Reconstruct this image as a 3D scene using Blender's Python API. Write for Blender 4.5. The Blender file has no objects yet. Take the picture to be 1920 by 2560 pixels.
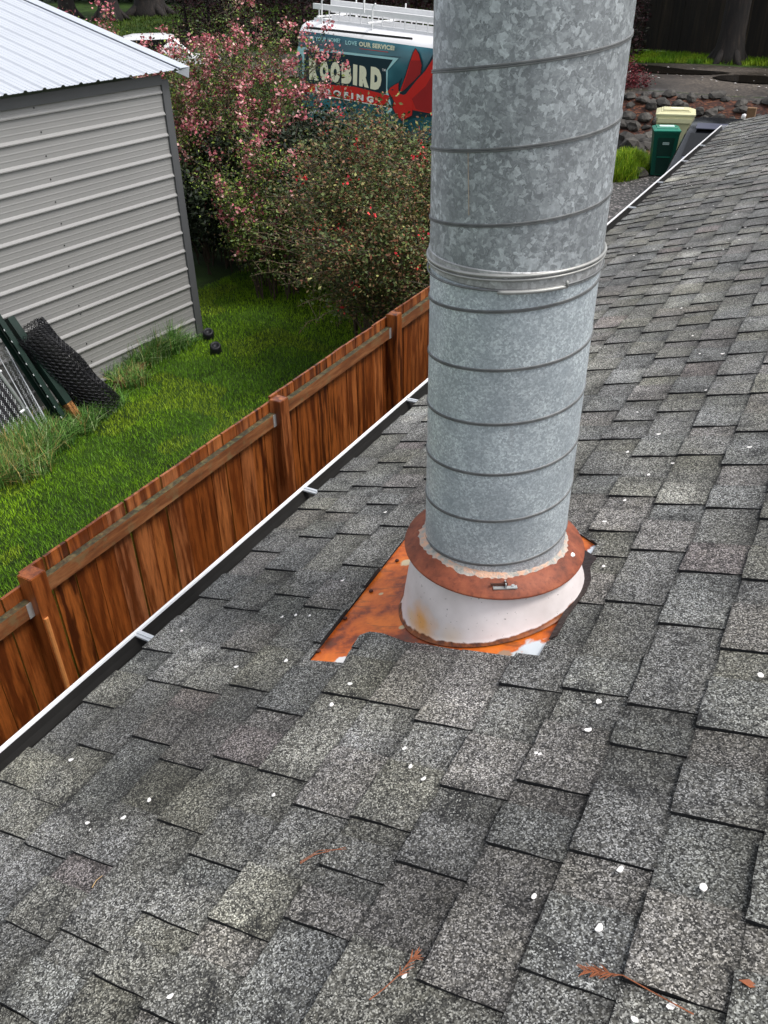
import bpy, bmesh, math, random
import numpy as np
from mathutils import Vector, Matrix
random.seed(7); rng = np.random.default_rng(7)
SC = bpy.context.scene
COL = SC.collection
R = math.radians

# ------------------------------------------------------------------ camera
F = 2087.0
def _n(v): return v / np.linalg.norm(v)
_dn = _n(np.array([50., 3120., F])); AZ = -_dn
_e = np.array([1365., -1418., F]); AY = _n(_e - _e.dot(AZ) * AZ); AX = np.cross(AY, AZ)
def ray(px, py):
    d = np.array([px - 960., py - 1280., F]); return np.array([d @ AX, d @ AY, d @ AZ])
def on_plane(px, py, n, c):                       # ray meets plane n.p = c
    r = ray(px, py); return c / np.dot(n, r) * r
def on_z(px, py, z): return on_plane(px, py, (0, 0, 1), z)
cam_d = bpy.data.cameras.new('camera'); cam = bpy.data.objects.new('camera', cam_d); COL.objects.link(cam)
cam_d.sensor_fit = 'VERTICAL'; cam_d.sensor_height = 36; cam_d.sensor_width = 27
cam_d.lens = F / 2560 * 36; cam_d.clip_start = 0.05; cam_d.clip_end = 500
M = Matrix.Identity(4)
right = [AX[0], AY[0], AZ[0]]; up = [-AX[1], -AY[1], -AZ[1]]; back = [-AX[2], -AY[2], -AZ[2]]
for i in range(3): M[i][0] = right[i]; M[i][1] = up[i]; M[i][2] = back[i]
cam.matrix_world = M; SC.camera = cam

# ------------------------------------------------------------------ world, sun, exposure
SUN_EL, SUN_AZ = 60, 78           # overcast: a wide soft sun high on the right
world = bpy.data.worlds.new('World'); SC.world = world; world.use_nodes = True
nt = world.node_tree; bg = nt.nodes['Background']
sky = nt.nodes.new('ShaderNodeTexSky'); sky.sky_type = 'NISHITA'; sky.sun_disc = False
sky.sun_elevation = R(SUN_EL); sky.sun_rotation = R(SUN_AZ); sky.air_density = 1.0; sky.dust_density = 3.0
hs = nt.nodes.new('ShaderNodeHueSaturation'); hs.inputs['Saturation'].default_value = 0.30
nt.links.new(sky.outputs[0], hs.inputs['Color']); nt.links.new(hs.outputs[0], bg.inputs[0])
bg.inputs[1].default_value = 0.15
sd = bpy.data.lights.new('sun', 'SUN'); so = bpy.data.objects.new('sun', sd); COL.objects.link(so)
sd.energy = 1.3; sd.angle = R(16); sd.color = (1, 0.97, 0.93)
sv = Vector((math.sin(R(SUN_AZ)) * math.cos(R(SUN_EL)), math.cos(R(SUN_AZ)) * math.cos(R(SUN_EL)), math.sin(R(SUN_EL))))
so.rotation_euler = sv.to_track_quat('Z', 'Y').to_euler()
SC.view_settings.view_transform = 'Standard'; SC.view_settings.look = 'None'
SC.view_settings.gamma = 1; SC.view_settings.use_curve_mapping = False
SC.view_settings.exposure = 0.72

# ------------------------------------------------------------------ material helpers
class NG:
    def __init__(s, name):
        s.m = bpy.data.materials.new(name); s.m.use_nodes = True
        s.t = s.m.node_tree; s.b = s.t.nodes['Principled BSDF']
    def n(s, typ, **kw):
        o = s.t.nodes.new('ShaderNode' + typ)
        for k, v in kw.items(): setattr(o, k, v)
        return o
    def l(s, a, b): s.t.links.new(a, b)
    def pos(s, obj=False, scale=(1, 1, 1)):
        c = s.n('TexCoord') if obj else s.n('NewGeometry')
        mp = s.n('Mapping'); mp.inputs['Scale'].default_value = scale
        s.l(c.outputs['Object'] if obj else c.outputs['Position'], mp.inputs[0]); return mp.outputs[0]
    def noise(s, vec, scale, detail=4, rough=.55):
        o = s.n('TexNoise'); o.inputs['Scale'].default_value = scale; o.inputs['Detail'].default_value = detail
        o.inputs['Roughness'].default_value = rough; s.l(vec, o.inputs['Vector']); return o.outputs['Fac']
    def vor(s, vec, scale, feature='F1', rnd=1):
        o = s.n('TexVoronoi', feature=feature); o.inputs['Scale'].default_value = scale
        s.l(vec, o.inputs['Vector']); return o
    def ramp(s, fac, stops, interp='LINEAR'):
        o = s.n('ValToRGB'); o.color_ramp.interpolation = interp; e = o.color_ramp.elements
        while len(e) < len(stops): e.new(0.5)
        for el, (p, c) in zip(e, stops):
            el.position = p; el.color = (c, c, c, 1) if isinstance(c, (int, float)) else (*c, 1)
        s.l(fac, o.inputs[0]); return o.outputs[0]
    def mix(s, fac, a, b, mode='MIX'):
        o = s.n('Mix', data_type='RGBA', blend_type=mode)
        for sock, v in ((0, fac), (6, a), (7, b)):
            if isinstance(v, (int, float)): o.inputs[sock].default_value = v if sock == 0 else (v, v, v, 1)
            elif isinstance(v, tuple): o.inputs[sock].default_value = (*v, 1)
            else: s.l(v, o.inputs[sock])
        return o.outputs[2]
    def math(s, op, a, b=0.0):
        o = s.n('Math', operation=op)
        for i, v in enumerate((a, b)):
            if isinstance(v, (int, float)): o.inputs[i].default_value = v
            else: s.l(v, o.inputs[i])
        return o.outputs[0]
    def attr(s, name, out='Color'): o = s.n('Attribute', attribute_name=name); return o.outputs[out]
    def bump(s, h, strength=.3, dist=.01):
        o = s.n('Bump'); o.inputs['Strength'].default_value = strength; o.inputs['Distance'].default_value = dist
        s.l(h, o.inputs['Height']); s.l(o.outputs[0], s.b.inputs['Normal'])
    def col(s, c):
        if isinstance(c, tuple): s.b.inputs['Base Color'].default_value = (*c, 1)
        else: s.l(c, s.b.inputs['Base Color'])
    def set(s, rough=.7, metal=0, spec=.5):
        for k, v in (('Roughness', rough), ('Metallic', metal), ('Specular IOR Level', spec)):
            if isinstance(v, (int, float)): s.b.inputs[k].default_value = v
            else: s.l(v, s.b.inputs[k])
        return s.m

def simple(name, c, rough=.6, metal=0, var=.15, scale=8, spec=.5, bump=0):
    g = NG(name); p = g.pos(); f = g.noise(p, scale, 5)
    g.col(g.mix(f, tuple(max(0, x * (1 - var * 1.6)) for x in c), tuple(min(1, x * (1 + var * 1.6)) for x in c)))
    if bump: g.bump(f, bump, .01)
    return g.set(rough, metal, spec)

# ------------------------------------------------------------------ mesh helpers
class MB:
    def __init__(s): s.v = []; s.f = []; s.mi = []; s.c = []
    def add(s, vs, fs, mi=0, col=None):
        o = len(s.v); s.v += [tuple(map(float, p)) for p in vs]; s.f += [tuple(i + o for i in q) for q in fs]
        s.mi += [mi] * len(fs) if isinstance(mi, int) else list(mi)
        s.c += [col if col is not None else (1, 1, 1)] * len(vs); return s
    def box(s, c, size, rot=None, mi=0, col=None):
        x, y, z = [d / 2 for d in size]; c = Vector(c)
        vs = [Vector((a * x, b * y, d * z)) for a in (-1, 1) for b in (-1, 1) for d in (-1, 1)]
        if rot is not None: vs = [rot @ v for v in vs]
        return s.add([v + c for v in vs], [(0, 1, 3, 2), (4, 6, 7, 5), (0, 4, 5, 1), (2, 3, 7, 6), (0, 2, 6, 4), (1, 5, 7, 3)], mi, col)
    def b2(s, a, b, mi=0, col=None):
        return s.box([(p + q) / 2 for p, q in zip(a, b)], [abs(q - p) for p, q in zip(a, b)], None, mi, col)
    def tube(s, pts, r, n=8, mi=0, col=None, cap=True):
        pts = [Vector(p) for p in pts]; rs = r if isinstance(r, (list, tuple)) else [r] * len(pts)
        vs = []; ref = None
        for i, p in enumerate(pts):
            t = (pts[min(i + 1, len(pts) - 1)] - pts[max(i - 1, 0)]).normalized()
            if ref is None: ref = Vector((0, 0, 1)) if abs(t.z) < .9 else Vector((1, 0, 0))
            a = (ref - t * ref.dot(t)).normalized(); ref = a; b = t.cross(a)
            vs += [p + (a * math.cos(2 * math.pi * k / n) + b * math.sin(2 * math.pi * k / n)) * rs[i] for k in range(n)]
        fs = [(i * n + k, i * n + (k + 1) % n, (i + 1) * n + (k + 1) % n, (i + 1) * n + k) for i in range(len(pts) - 1) for k in range(n)]
        if cap: fs += [tuple(range(n))[::-1], tuple((len(pts) - 1) * n + k for k in range(n))]
        return s.add(vs, fs, mi, col)
    def lathe(s, prof, c, n=48, mi=0, zf=None):
        vs = []
        for r, z in prof:
            for k in range(n):
                a = 2 * math.pi * k / n; x, y = c[0] + r * math.sin(a), c[1] + r * math.cos(a)
                vs.append((x, y, zf(x, y, z) if zf else z))
        m = len(prof)
        return s.add(vs, [(i * n + k, i * n + (k + 1) % n, (i + 1) * n + (k + 1) % n, (i + 1) * n + k) for i in range(m - 1) for k in range(n)], mi)
    def prism(s, poly, ax, mi=0, col=None):       # poly: 3D points, ax: extrusion vector
        n = len(poly); ax = Vector(ax); top = [Vector(p) + ax for p in poly]
        return s.add(list(poly) + top, [tuple(range(n))[::-1], tuple(range(n, 2 * n))] + [(i, (i + 1) % n, n + (i + 1) % n, n + i) for i in range(n)], mi, col)
    def build(s, name, mats, parent=None, smooth=False, loc=None, kind=None):
        me = bpy.data.meshes.new(name); me.from_pydata(s.v, [], s.f); me.update()
        mats = mats if isinstance(mats, (list, tuple)) else [mats]
        for m in mats: me.materials.append(m)
        if len(mats) > 1: me.polygons.foreach_set('material_index', s.mi)
        at = me.attributes.new('Col', 'FLOAT_COLOR', 'POINT')
        at.data.foreach_set('color', np.hstack([np.array(s.c, float), np.ones((len(s.c), 1))]).ravel())
        if smooth: me.polygons.foreach_set('use_smooth', [True] * len(me.polygons))
        return link(name, me, parent, kind)

def link(name, me, parent=None, kind=None):
    o = bpy.data.objects.new(name, me); COL.objects.link(o)
    if parent is not None: o.parent = parent; 
    if kind: o['kind'] = kind
    return o
def put(o, loc):                                   # move the origin of a mesh to loc, geometry stays
    loc = Vector(loc); o.data.transform(Matrix.Translation(-loc)); o.location = loc; return o
def thing(name, label, cat, loc=(0, 0, 0), rz=0, group=None):
    o = bpy.data.objects.new(name, None); COL.objects.link(o); o.location = loc; o.rotation_euler = (0, 0, rz)
    o.empty_display_size = .1
    return tag(o, label, cat, group)
def tag(o, label, cat, group=None):
    o['label'] = label; o['category'] = cat
    if group: o['group'] = group
    return o
def adopt(o, root):                                # world-space mesh made a child of a placed Empty
    o.parent = root; o.matrix_parent_inverse = Matrix.LocRotScale(root.location, root.rotation_euler, None).inverted(); return o
def smooth_sharp(o, ang=35):
    me = o.data
    me.polygons.foreach_set('use_smooth', [True] * len(me.polygons))
    me.set_sharp_from_angle(angle=R(ang)); return o
def arrays_mesh(name, verts, faces, mat, cols=None, parent=None, kind=None, smooth=False):
    """fast mesh from numpy arrays; faces (n,k)"""
    me = bpy.data.meshes.new(name); nv, (nf, k) = len(verts), faces.shape
    me.vertices.add(nv); me.vertices.foreach_set('co', verts.astype(np.float32).ravel())
    me.loops.add(nf * k); me.loops.foreach_set('vertex_index', faces.astype(np.int32).ravel())
    me.polygons.add(nf); me.polygons.foreach_set('loop_start', np.arange(0, nf * k, k, dtype=np.int32))
    me.update(calc_edges=True); me.materials.append(mat)
    if cols is not None:
        at = me.attributes.new('Col', 'FLOAT_COLOR', 'POINT')
        at.data.foreach_set('color', np.hstack([cols, np.ones((nv, 1))]).astype(np.float32).ravel())
    if smooth: me.polygons.foreach_set('use_smooth', [True] * nf)
    return link(name, me, parent, kind)

# ------------------------------------------------------------------ materials
def mat_shingle():
    g = NG('asphalt_granules'); p = g.pos()
    v = g.vor(p, 420); gr = g.n('SeparateColor'); g.l(v.outputs['Color'], gr.inputs[0])
    spk = g.ramp(gr.outputs[0], [(0, .008), (.25, .022), (.45, .080), (.68, .19), (.84, .40), (1, .72)])
    v2 = g.vor(p, 190); g2 = g.n('SeparateColor'); g.l(v2.outputs['Color'], g2.inputs[0])
    c = g.mix(.30, spk, g.ramp(g2.outputs[0], [(0, .010), (.5, (.085, .082, .076)), (1, (.36, .35, .32))]))
    worn = g.noise(p, 2.2, 5, .6)                                     # worn pale and dark patches
    c = g.mix(1, c, g.ramp(worn, [(.30, .42), (.5, .80), (.60, 1.0), (.70, 1.55), (.8, 2.1)]), 'MULTIPLY')
    moss = g.ramp(g.noise(p, 3.1, 4), [(.45, .05), (.70, .38)])
    c = g.mix(moss, c, g.mix(1, c, (1.12, 1.08, .78), 'MULTIPLY'))
    blk = g.math('MULTIPLY', g.ramp(g.noise(p, 9, 6, .7), [(.54, 0), (.66, 1)]), g.ramp(gr.outputs[1], [(.30, 0), (.36, 1)]))
    c = g.mix(g.math('MULTIPLY', blk, .88), c, (.012, .012, .013))     # lost granules show black asphalt
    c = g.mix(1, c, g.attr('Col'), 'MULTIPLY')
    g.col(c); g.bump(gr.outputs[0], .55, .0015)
    return g.set(.85, 0, .3)
def mat_zinc(name, scale, lo, hi, metal=.35, stops=((0, 0), (.55, .25), (.8, .8), (1, 1)), wobble=1.3):
    g = NG(name); p = g.pos()
    wob = g.n('TexNoise'); wob.inputs['Scale'].default_value = scale * .8; wob.inputs['Detail'].default_value = 3; g.l(p, wob.inputs['Vector'])
    add = g.n('VectorMath', operation='SCALE'); g.l(wob.outputs['Color'], add.inputs[0]); add.inputs['Scale'].default_value = wobble / scale
    sm = g.n('VectorMath', operation='ADD'); g.l(p, sm.inputs[0]); g.l(add.outputs[0], sm.inputs[1])
    v = g.vor(sm.outputs[0], scale); sp = g.n('SeparateColor'); g.l(v.outputs['Color'], sp.inputs[0])
    v2 = g.vor(sm.outputs[0], scale * 2.3); s2 = g.n('SeparateColor'); g.l(v2.outputs['Color'], s2.inputs[0])
    k = g.mix(.35, g.ramp(sp.outputs[0], list(stops)), g.ramp(s2.outputs[1], [(0, 0), (.6, .35), (1, 1)]))
    k = g.math('MULTIPLY', k, g.ramp(g.noise(p, 13, 3), [(.32, .45), (.6, 1.05)])); big = g.noise(p, 3.0, 3)
    c = g.mix(k, lo, hi); c = g.mix(1, c, g.ramp(big, [(.3, .85), (.7, 1.12)]), 'MULTIPLY')
    c = g.mix(g.ramp(g.noise(g.pos(scale=(1, 1, .12)), 30, 3), [(.62, 0), (.75, .25)]), c, (.42, .44, .46))
    g.col(c); rr = g.ramp(k, [(0, .5), (1, .34)]); g.bump(k, .05, .002)
    return g.set(rr, metal, .5)
def mat_rust_plate():
    g = NG('rusted_flashing'); p = g.pos()
    f = g.noise(p, 9, 7, .65); c = g.ramp(f, [(.28, (.05, .014, .006)), (.40, (.22, .040, .008)), (.49, (.52, .105, .010)), (.64, (.74, .18, .016)), (.8, (.34, .10, .02))])
    f2 = g.noise(g.pos(scale=(1, 3, 1)), 14, 5); c = g.mix(g.ramp(f2, [(.56, 0), (.66, .55)]), c, (.10, .035, .015))
    # bare zinc and pale caulk patches at their own spots
    for (q, rad, col) in PATCHES:
        d = g.n('VectorMath', operation='DISTANCE'); g.l(p, d.inputs[0]); d.inputs[1].default_value = tuple(q)
        e = g.math('ADD', d.outputs['Value'], g.math('MULTIPLY', g.math('SUBTRACT', g.noise(p, 38, 5), .5), rad * 1.5))
        c = g.mix(g.ramp(g.math('DIVIDE', e, rad), [(.75, 1), (1.0, 0)]), c, col)
    g.col(c); g.bump(f, .2, .004); return g.set(.42, .15, .5)
def mat_collar():
    g = NG('red_oxide_rust'); p = g.pos(); f = g.noise(p, 16, 7, .7); f2 = g.noise(p, 90, 3)
    c = g.ramp(f, [(.3, (.10, .028, .014)), (.5, (.24, .062, .028)), (.7, (.33, .10, .045))])
    c = g.mix(g.ramp(f2, [(.3, .45), (.45, 0)]), c, (.06, .015, .01))
    g.col(c); g.bump(f2, .25, .002); return g.set(.62, .05, .4)
def mat_cone():
    g = NG('white_painted_cone'); p = g.pos(); f = g.noise(p, 7, 5)
    c = g.ramp(f, [(.3, (.58, .52, .50)), (.7, (.80, .74, .73))])
    for (q, rad, col, a) in CONE_STAINS:
        d = g.n('VectorMath', operation='DISTANCE'); g.l(p, d.inputs[0]); d.inputs[1].default_value = tuple(q)
        e = g.math('ADD', g.math('DIVIDE', d.outputs['Value'], rad), g.math('MULTIPLY', g.math('SUBTRACT', g.noise(p, 26, 4), .5), .9))
        c = g.mix(g.ramp(e, [(.15, a), (1.0, 0)]), c, col)
    c = g.mix(g.ramp(g.noise(p, 120, 2), [(.70, 0), (.74, .7)]), c, (.12, .09, .08))
    h = g.attr('Col'); sp = g.n('SeparateColor'); g.l(h, sp.inputs[0])   # R = height above the roof / 6 cm
    e = g.math('ADD', sp.outputs[0], g.math('MULTIPLY', g.math('SUBTRACT', g.noise(p, 20, 5), .5), .45))
    c = g.mix(g.ramp(e, [(.07, 1), (.13, 0)]), c, g.ramp(g.noise(p, 40, 3), [(.3, (.05, .015, .008)), (.7, (.35, .10, .02))]))
    g.col(c); g.bump(f, .08, .004); return g.set(.5, 0, .4)
def mat_cedar():
    g = NG('stained_cedar'); oi = g.n('ObjectInfo'); tc = g.n('TexCoord')
    off = g.n('VectorMath', operation='ADD'); sc_ = g.n('VectorMath', operation='SCALE')
    cmb = g.n('CombineXYZ'); [g.l(oi.outputs['Random'], cmb.inputs[i]) for i in range(3)]
    g.l(cmb.outputs[0], sc_.inputs[0]); sc_.inputs['Scale'].default_value = 37
    pp = g.n('NewGeometry'); g.l(pp.outputs['Position'], off.inputs[0]); g.l(sc_.outputs[0], off.inputs[1])
    mp = g.n('Mapping'); mp.inputs['Scale'].default_value = (1, 1, .09); g.l(off.outputs[0], mp.inputs[0])
    f = g.noise(mp.outputs[0], 20, 6, .62); fine = g.noise(mp.outputs[0], 90, 4, .7)
    dark = g.ramp(oi.outputs['Random'], [(0, (.055, .012, .003)), (.5, (.14, .032, .006)), (1, (.11, .028, .008))])
    lite = g.ramp(oi.outputs['Random'], [(0, (.33, .095, .02)), (.4, (.25, .065, .013)), (.75, (.40, .13, .035)), (1, (.30, .11, .05))])
    c = g.mix(g.ramp(f, [(.44, 0), (.50, .55), (.60, 1)]), dark, lite)            # peeling stain: sharp-edged pale streaks
    c = g.mix(1, c, g.ramp(fine, [(.3, .6), (.6, 1.1)]), 'MULTIPLY')
    kn = g.vor(mp.outputs[0], 2.6); c = g.mix(g.ramp(kn.outputs['Distance'], [(.03, .8), (.06, 0)]), c, (.06, .012, .004))
    g.col(c); g.bump(fine, .25, .003); return g.set(.33, 0, .55)
def mat_rail():
    g = NG('mossy_rail_wood'); p = g.pos(scale=(1, .12, 1)); f = g.noise(p, 22, 6, .7)
    c = g.ramp(f, [(.3, (.07, .022, .008)), (.5, (.19, .065, .02)), (.7, (.33, .15, .06))])
    geo = g.n('NewGeometry'); sep = g.n('SeparateXYZ'); g.l(geo.outputs['Normal'], sep.inputs[0])
    ms = g.math('MULTIPLY', g.ramp(sep.outputs[2], [(.5, 0), (.8, 1)]), g.ramp(g.noise(g.pos(), 8, 6, .7), [(.3, .6), (.5, 1)]))
    c = g.mix(ms, c, g.ramp(g.noise(g.pos(), 40, 4), [(.3, (.02, .016, .012)), (.55, (.05, .05, .025)), (.75, (.16, .15, .06))]))
    c = g.mix(g.ramp(g.noise(g.pos(), 11, 6, .7), [(.52, 0), (.64, .65)]), c, (.16, .12, .055))
    g.col(c); g.bump(f, .3, .004); return g.set(.6)
def mat_attr(name, rough=.6, spec=.3, trans=.0, mul=1.0):
    g = NG(name); g.col(g.mix(1, g.attr('Col'), mul, 'MULTIPLY')); return g.set(rough, 0, spec)
def mat_ground():
    g = NG('lawn_soil'); p = g.pos(); f = g.noise(p, 1.2, 6, .6); f2 = g.noise(p, 60, 4, .7)
    c = g.ramp(f, [(.35, (.014, .024, .005)), (.5, (.024, .052, .006)), (.7, (.04, .080, .010))])
    c = g.mix(1, c, g.ramp(f2, [(.3, .45), (.7, 1.3)]), 'MULTIPLY')
    g.col(c); g.bump(f2, .6, .02); return g.set(.9, 0, .2)
def mat_asphalt():
    g = NG('wet_asphalt'); p = g.pos(); v = g.vor(p, 26); s = g.n('SeparateColor'); g.l(v.outputs['Color'], s.inputs[0])
    f = g.noise(p, .35, 5); c = g.ramp(s.outputs[0], [(0, (.026, .020, .015)), (.8, (.060, .047, .036)), (1, (.17, .14, .105))])
    c = g.mix(1, c, g.ramp(f, [(.35, .55), (.65, 1.25)]), 'MULTIPLY'); g.col(c); g.bump(s.outputs[0], .4, .01)
    return g.set(g.ramp(f, [(.4, .35), (.6, .7)]), 0, .5)
def mat_gravel():
    g = NG('grey_gravel'); p = g.pos(); v = g.vor(p, 22); s = g.n('SeparateColor'); g.l(v.outputs['Color'], s.inputs[0])
    c = g.ramp(s.outputs[0], [(0, (.03, .03, .03)), (.6, (.11, .105, .10)), (.9, (.24, .22, .21)), (1, (.42, .38, .38))])
    c = g.mix(g.ramp(v.outputs['Distance'], [(.4, 0), (.7, .8)]), c, (.012, .011, .01)); g.col(c)
    g.bump(v.outputs['Distance'], .8, .03); return g.set(.7)
def mat_mulch():
    g = NG('bark_mulch'); p = g.pos(scale=(1, 1.8, 1)); f = g.vor(p, 14); s = g.n('SeparateColor'); g.l(f.outputs['Color'], s.inputs[0])
    g.col(g.ramp(s.outputs[0], [(0, (.010, .004, .002)), (.6, (.055, .014, .006)), (1, (.14, .05, .02))])); g.bump(s.outputs[1], .8, .03); return g.set(.85)
def mat_rock():
    g = NG('fieldstone'); p = g.pos(); f = g.noise(p, 5, 7, .65); oi = g.n('ObjectInfo')
    c = g.ramp(f, [(.3, (.016, .014, .011)), (.55, (.060, .053, .045)), (.75, (.16, .145, .12))])
    c = g.mix(1, c, g.ramp(oi.outputs['Random'], [(0, .5), (1, 1.15)]), 'MULTIPLY'); g.col(c); g.bump(f, .5, .05); return g.set(.75)
def mat_bark():
    g = NG('conifer_bark'); p = g.pos(scale=(1, 1, .18)); f = g.noise(p, 9, 6, .7)
    g.col(g.ramp(f, [(.35, (.003, .002, .002)), (.55, (.012, .008, .006)), (.75, (.04, .028, .02))])); g.bump(f, .9, .05); return g.set(.85)
def mat_darkfence():
    g = NG('weathered_dark_boards'); oi = g.n('ObjectInfo'); p = g.pos(scale=(1, 1, .08)); f = g.noise(p, 10, 5)
    c = g.ramp(f, [(.35, (.007, .005, .003)), (.6, (.020, .014, .008)), (.8, (.045, .034, .018))])
    c = g.mix(1, c, g.ramp(oi.outputs['Random'], [(0, .6), (.8, 1), (1, 1.9)]), 'MULTIPLY'); g.col(c); return g.set(.85)
def mat_wrap():
    g = NG('teal_van_wrap'); p = g.pos(); f = g.noise(g.pos(scale=(.6, .6, 1)), 1.1, 2)
    g.col(g.ramp(f, [(.3, (.008, .055, .085)), (.5, (.018, .105, .14)), (.7, (.06, .24, .28))])); return g.set(.22, 0, .6)

MT = dict(
 edge=simple('asphalt_cut_edge', (.008, .008, .009), .9), deck=simple('roof_felt', (.01, .01, .01), .95),
 white=simple('white_painted_aluminium', (.80, .80, .80), .4, 0, .04), lip=simple('gutter_lip_white', (.82, .82, .83), .35, 0, .03),
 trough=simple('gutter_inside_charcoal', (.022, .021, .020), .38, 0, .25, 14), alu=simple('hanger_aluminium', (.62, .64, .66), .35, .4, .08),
 housewall=simple('house_siding_paint', (.42, .40, .37), .7, 0, .05), soffit=simple('soffit_paint', (.5, .5, .48), .7, 0, .03),
 seam=simple('seam_steel', (.17, .175, .175), .5, .5, .3, 40), bead=simple('bead_steel', (.36, .36, .34), .45, .45, .25, 30),
 seal=None, petal=simple('fallen_petal', (.82, .79, .76), .7, 0, .06, 60), needle=simple('dry_conifer', (.27, .085, .032), .7, 0, .35, 90),
 straw=simple('pale_needle', (.45, .30, .13), .7, 0, .3, 60), rustbolt=simple('rusty_bolt', (.05, .016, .008), .75, .2, .4, 80),
 nail=simple('rusty_nail', (.07, .02, .012), .7, .2, .3, 80), bracket=simple('galvanised_bracket', (.50, .52, .52), .4, .5, .1, 40),
 shedwall=simple('grey_steel_siding', (.27, .266, .258), .42, .0, .05, 1.5), shedtrim=simple('dark_grey_trim', (.085, .087, .09), .45, 0, .06),
 shedroof=simple('pale_steel_roofing', (.46, .485, .53), .38, 0, .05, 1.2), screw=simple('screw_head', (.03, .03, .03), .6),
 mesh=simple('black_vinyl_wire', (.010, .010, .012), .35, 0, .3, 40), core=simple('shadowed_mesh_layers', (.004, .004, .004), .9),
 galv=simple('galvanised_wire', (.55, .57, .58), .4, .5, .12, 30), green=simple('green_channel_steel', (.006, .020, .014), .45, 0, .4, 12),
 rotten=None, band=simple('tie_band_white', (.75, .77, .78), .4, 0, .05), rustpipe=simple('rusted_rail', (.30, .09, .03), .7, .2, .3, 40),
 tarp=simple('dark_sheet', (.02, .02, .024), .6, 0, .4, 6),
 bin_green=simple('green_bin_plastic', (.0, .085, .054), .42, 0, .06), bin_lid=simple('green_lid_plastic', (.01, .19, .125), .35, 0, .06),
 bin_rec=simple('green_recess_shade', (.0, .034, .022), .5, 0, .06), bin_tan=simple('cream_bin_plastic', (.60, .57, .34), .45, 0, .05),
 sticker=simple('pale_sticker', (.62, .78, .75), .5, 0, .05), rubber=simple('black_rubber', (.012, .012, .012), .7),
 blackcar=simple('black_car_paint', (.008, .009, .011), .2, 0, .1, 4, .3), glass=simple('dark_glass', (.008, .009, .010), .12, 0, .1, 3, .25),
 bluecar=simple('blue_black_paint', (.10, .105, .15), .3, .3, .1, 4), dash_reflection=simple('pale_dash_reflection', (.75, .76, .78), .5, 0, .04),
 carwhite=simple('white_car_paint', (.80, .80, .81), .25, 0, .03, 3, .6), ladder=simple('white_ladder', (.78, .78, .78), .4, 0, .05),
 black=simple('black_trim', (.012, .012, .014), .5), teal=mat_wrap(), navy=simple('navy_graphic', (.004, .025, .042), .3, 0, .05),
 paleteal=simple('pale_teal_graphic', (.42, .72, .74), .35, 0, .1, 2), midteal=simple('mid_teal_graphic', (.03, .17, .21), .35, 0, .15, 2),
 red=simple('red_graphic', (.62, .015, .012), .35, 0, .08, 2), darkred=simple('dark_red_graphic', (.36, .010, .014), .35, 0, .15, 2),
 cream=simple('cream_lettering', (.88, .85, .62), .4, 0, .04), letter=simple('white_lettering', (.82, .82, .80), .4, 0, .03),
 aqua=simple('aqua_lettering', (.45, .78, .78), .4, 0, .04),
 leaf=mat_attr('foliage_leaf', .55, .35), grass=mat_attr('grass_blade', .6, .25), twig=simple('shrub_twig', (.075, .05, .035), .8, 0, .3, 20),
 tirecap=simple('black_downspout_cap', (.012, .012, .015), .5), plank=simple('old_plank', (.16, .09, .04), .8, 0, .4, 12),
 water=None)
g = NG('seal_bead'); f = g.noise(g.pos(), 28, 6, .7)
g.col(g.ramp(f, [(.34, (.24, .24, .22)), (.46, (.42, .40, .36)), (.58, (.72, .42, .28)), (.75, (.66, .50, .38))])); g.bump(f, .8, .012); MT['seal'] = g.set(.75)
g = NG('rotten_wood'); f = g.noise(g.pos(), 26, 6, .7)
g.col(g.ramp(f, [(.35, (.03, .012, .005)), (.5, (.28, .12, .03)), (.7, (.50, .26, .08))])); g.bump(f, 1, .03); MT['rotten'] = g.set(.85)
g = NG('puddle_water'); g.col((.010, .008, .006)); MT['water'] = g.set(.03, 0, .7)
MT['shingle'] = mat_shingle()
MT['zinc_hi'] = mat_zinc('zinc_large_spangle', 98, (.20, .215, .225), (.68, .725, .75), .35, ((0, 0), (.45, .22), (.66, .36), (.78, .75), (1, 1)), 2.6)
MT['zinc_lo'] = mat_zinc('zinc_fine_spangle', 240, (.34, .385, .42), (.90, .98, 1.0), .35, ((0, 0), (.4, .2), (.7, .6), (1, 1)), 2.0)
MT['zinc_band'] = mat_zinc('zinc_band', 90, (.28, .28, .275), (.66, .67, .67))
MT['cedar'] = mat_cedar(); MT['rail'] = mat_rail(); MT['ground'] = mat_ground(); MT['asphalt'] = mat_asphalt()
MT['gravel'] = mat_gravel(); MT['mulch'] = mat_mulch(); MT['rock'] = mat_rock(); MT['bark'] = mat_bark(); MT['darkfence'] = mat_darkfence()

# ------------------------------------------------------------------ terrain
H = 4.3
def terr(x, y):
    t = np.clip((y - 24.3) / 2.2, 0, 1); t = t * t * (3 - 2 * t)
    b = np.clip((y - 34) / 30, 0, 1) * np.clip((-x - 12) / 15, 0, 1)
    return -H + 1.0 * t + 1.0 * b + .02 * np.sin(x * 1.3) * np.sin(y * .9)
def sheet(name, x0, x1, y0, y1, nx, ny, mat, lift=0, rough=0.0, kind='structure', zf=None):
    xs, ys = np.linspace(x0, x1, nx), np.linspace(y0, y1, ny); Xg, Yg = np.meshgrid(xs, ys)
    Zg = (zf or terr)(Xg, Yg) + lift
    v = np.stack([Xg, Yg, Zg], -1).reshape(-1, 3)
    i = np.arange(nx * ny).reshape(ny, nx); fcs = np.stack([i[:-1, :-1], i[:-1, 1:], i[1:, 1:], i[1:, :-1]], -1).reshape(-1, 4)
    return arrays_mesh(name, v, fcs, mat, kind=kind, smooth=True)
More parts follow.
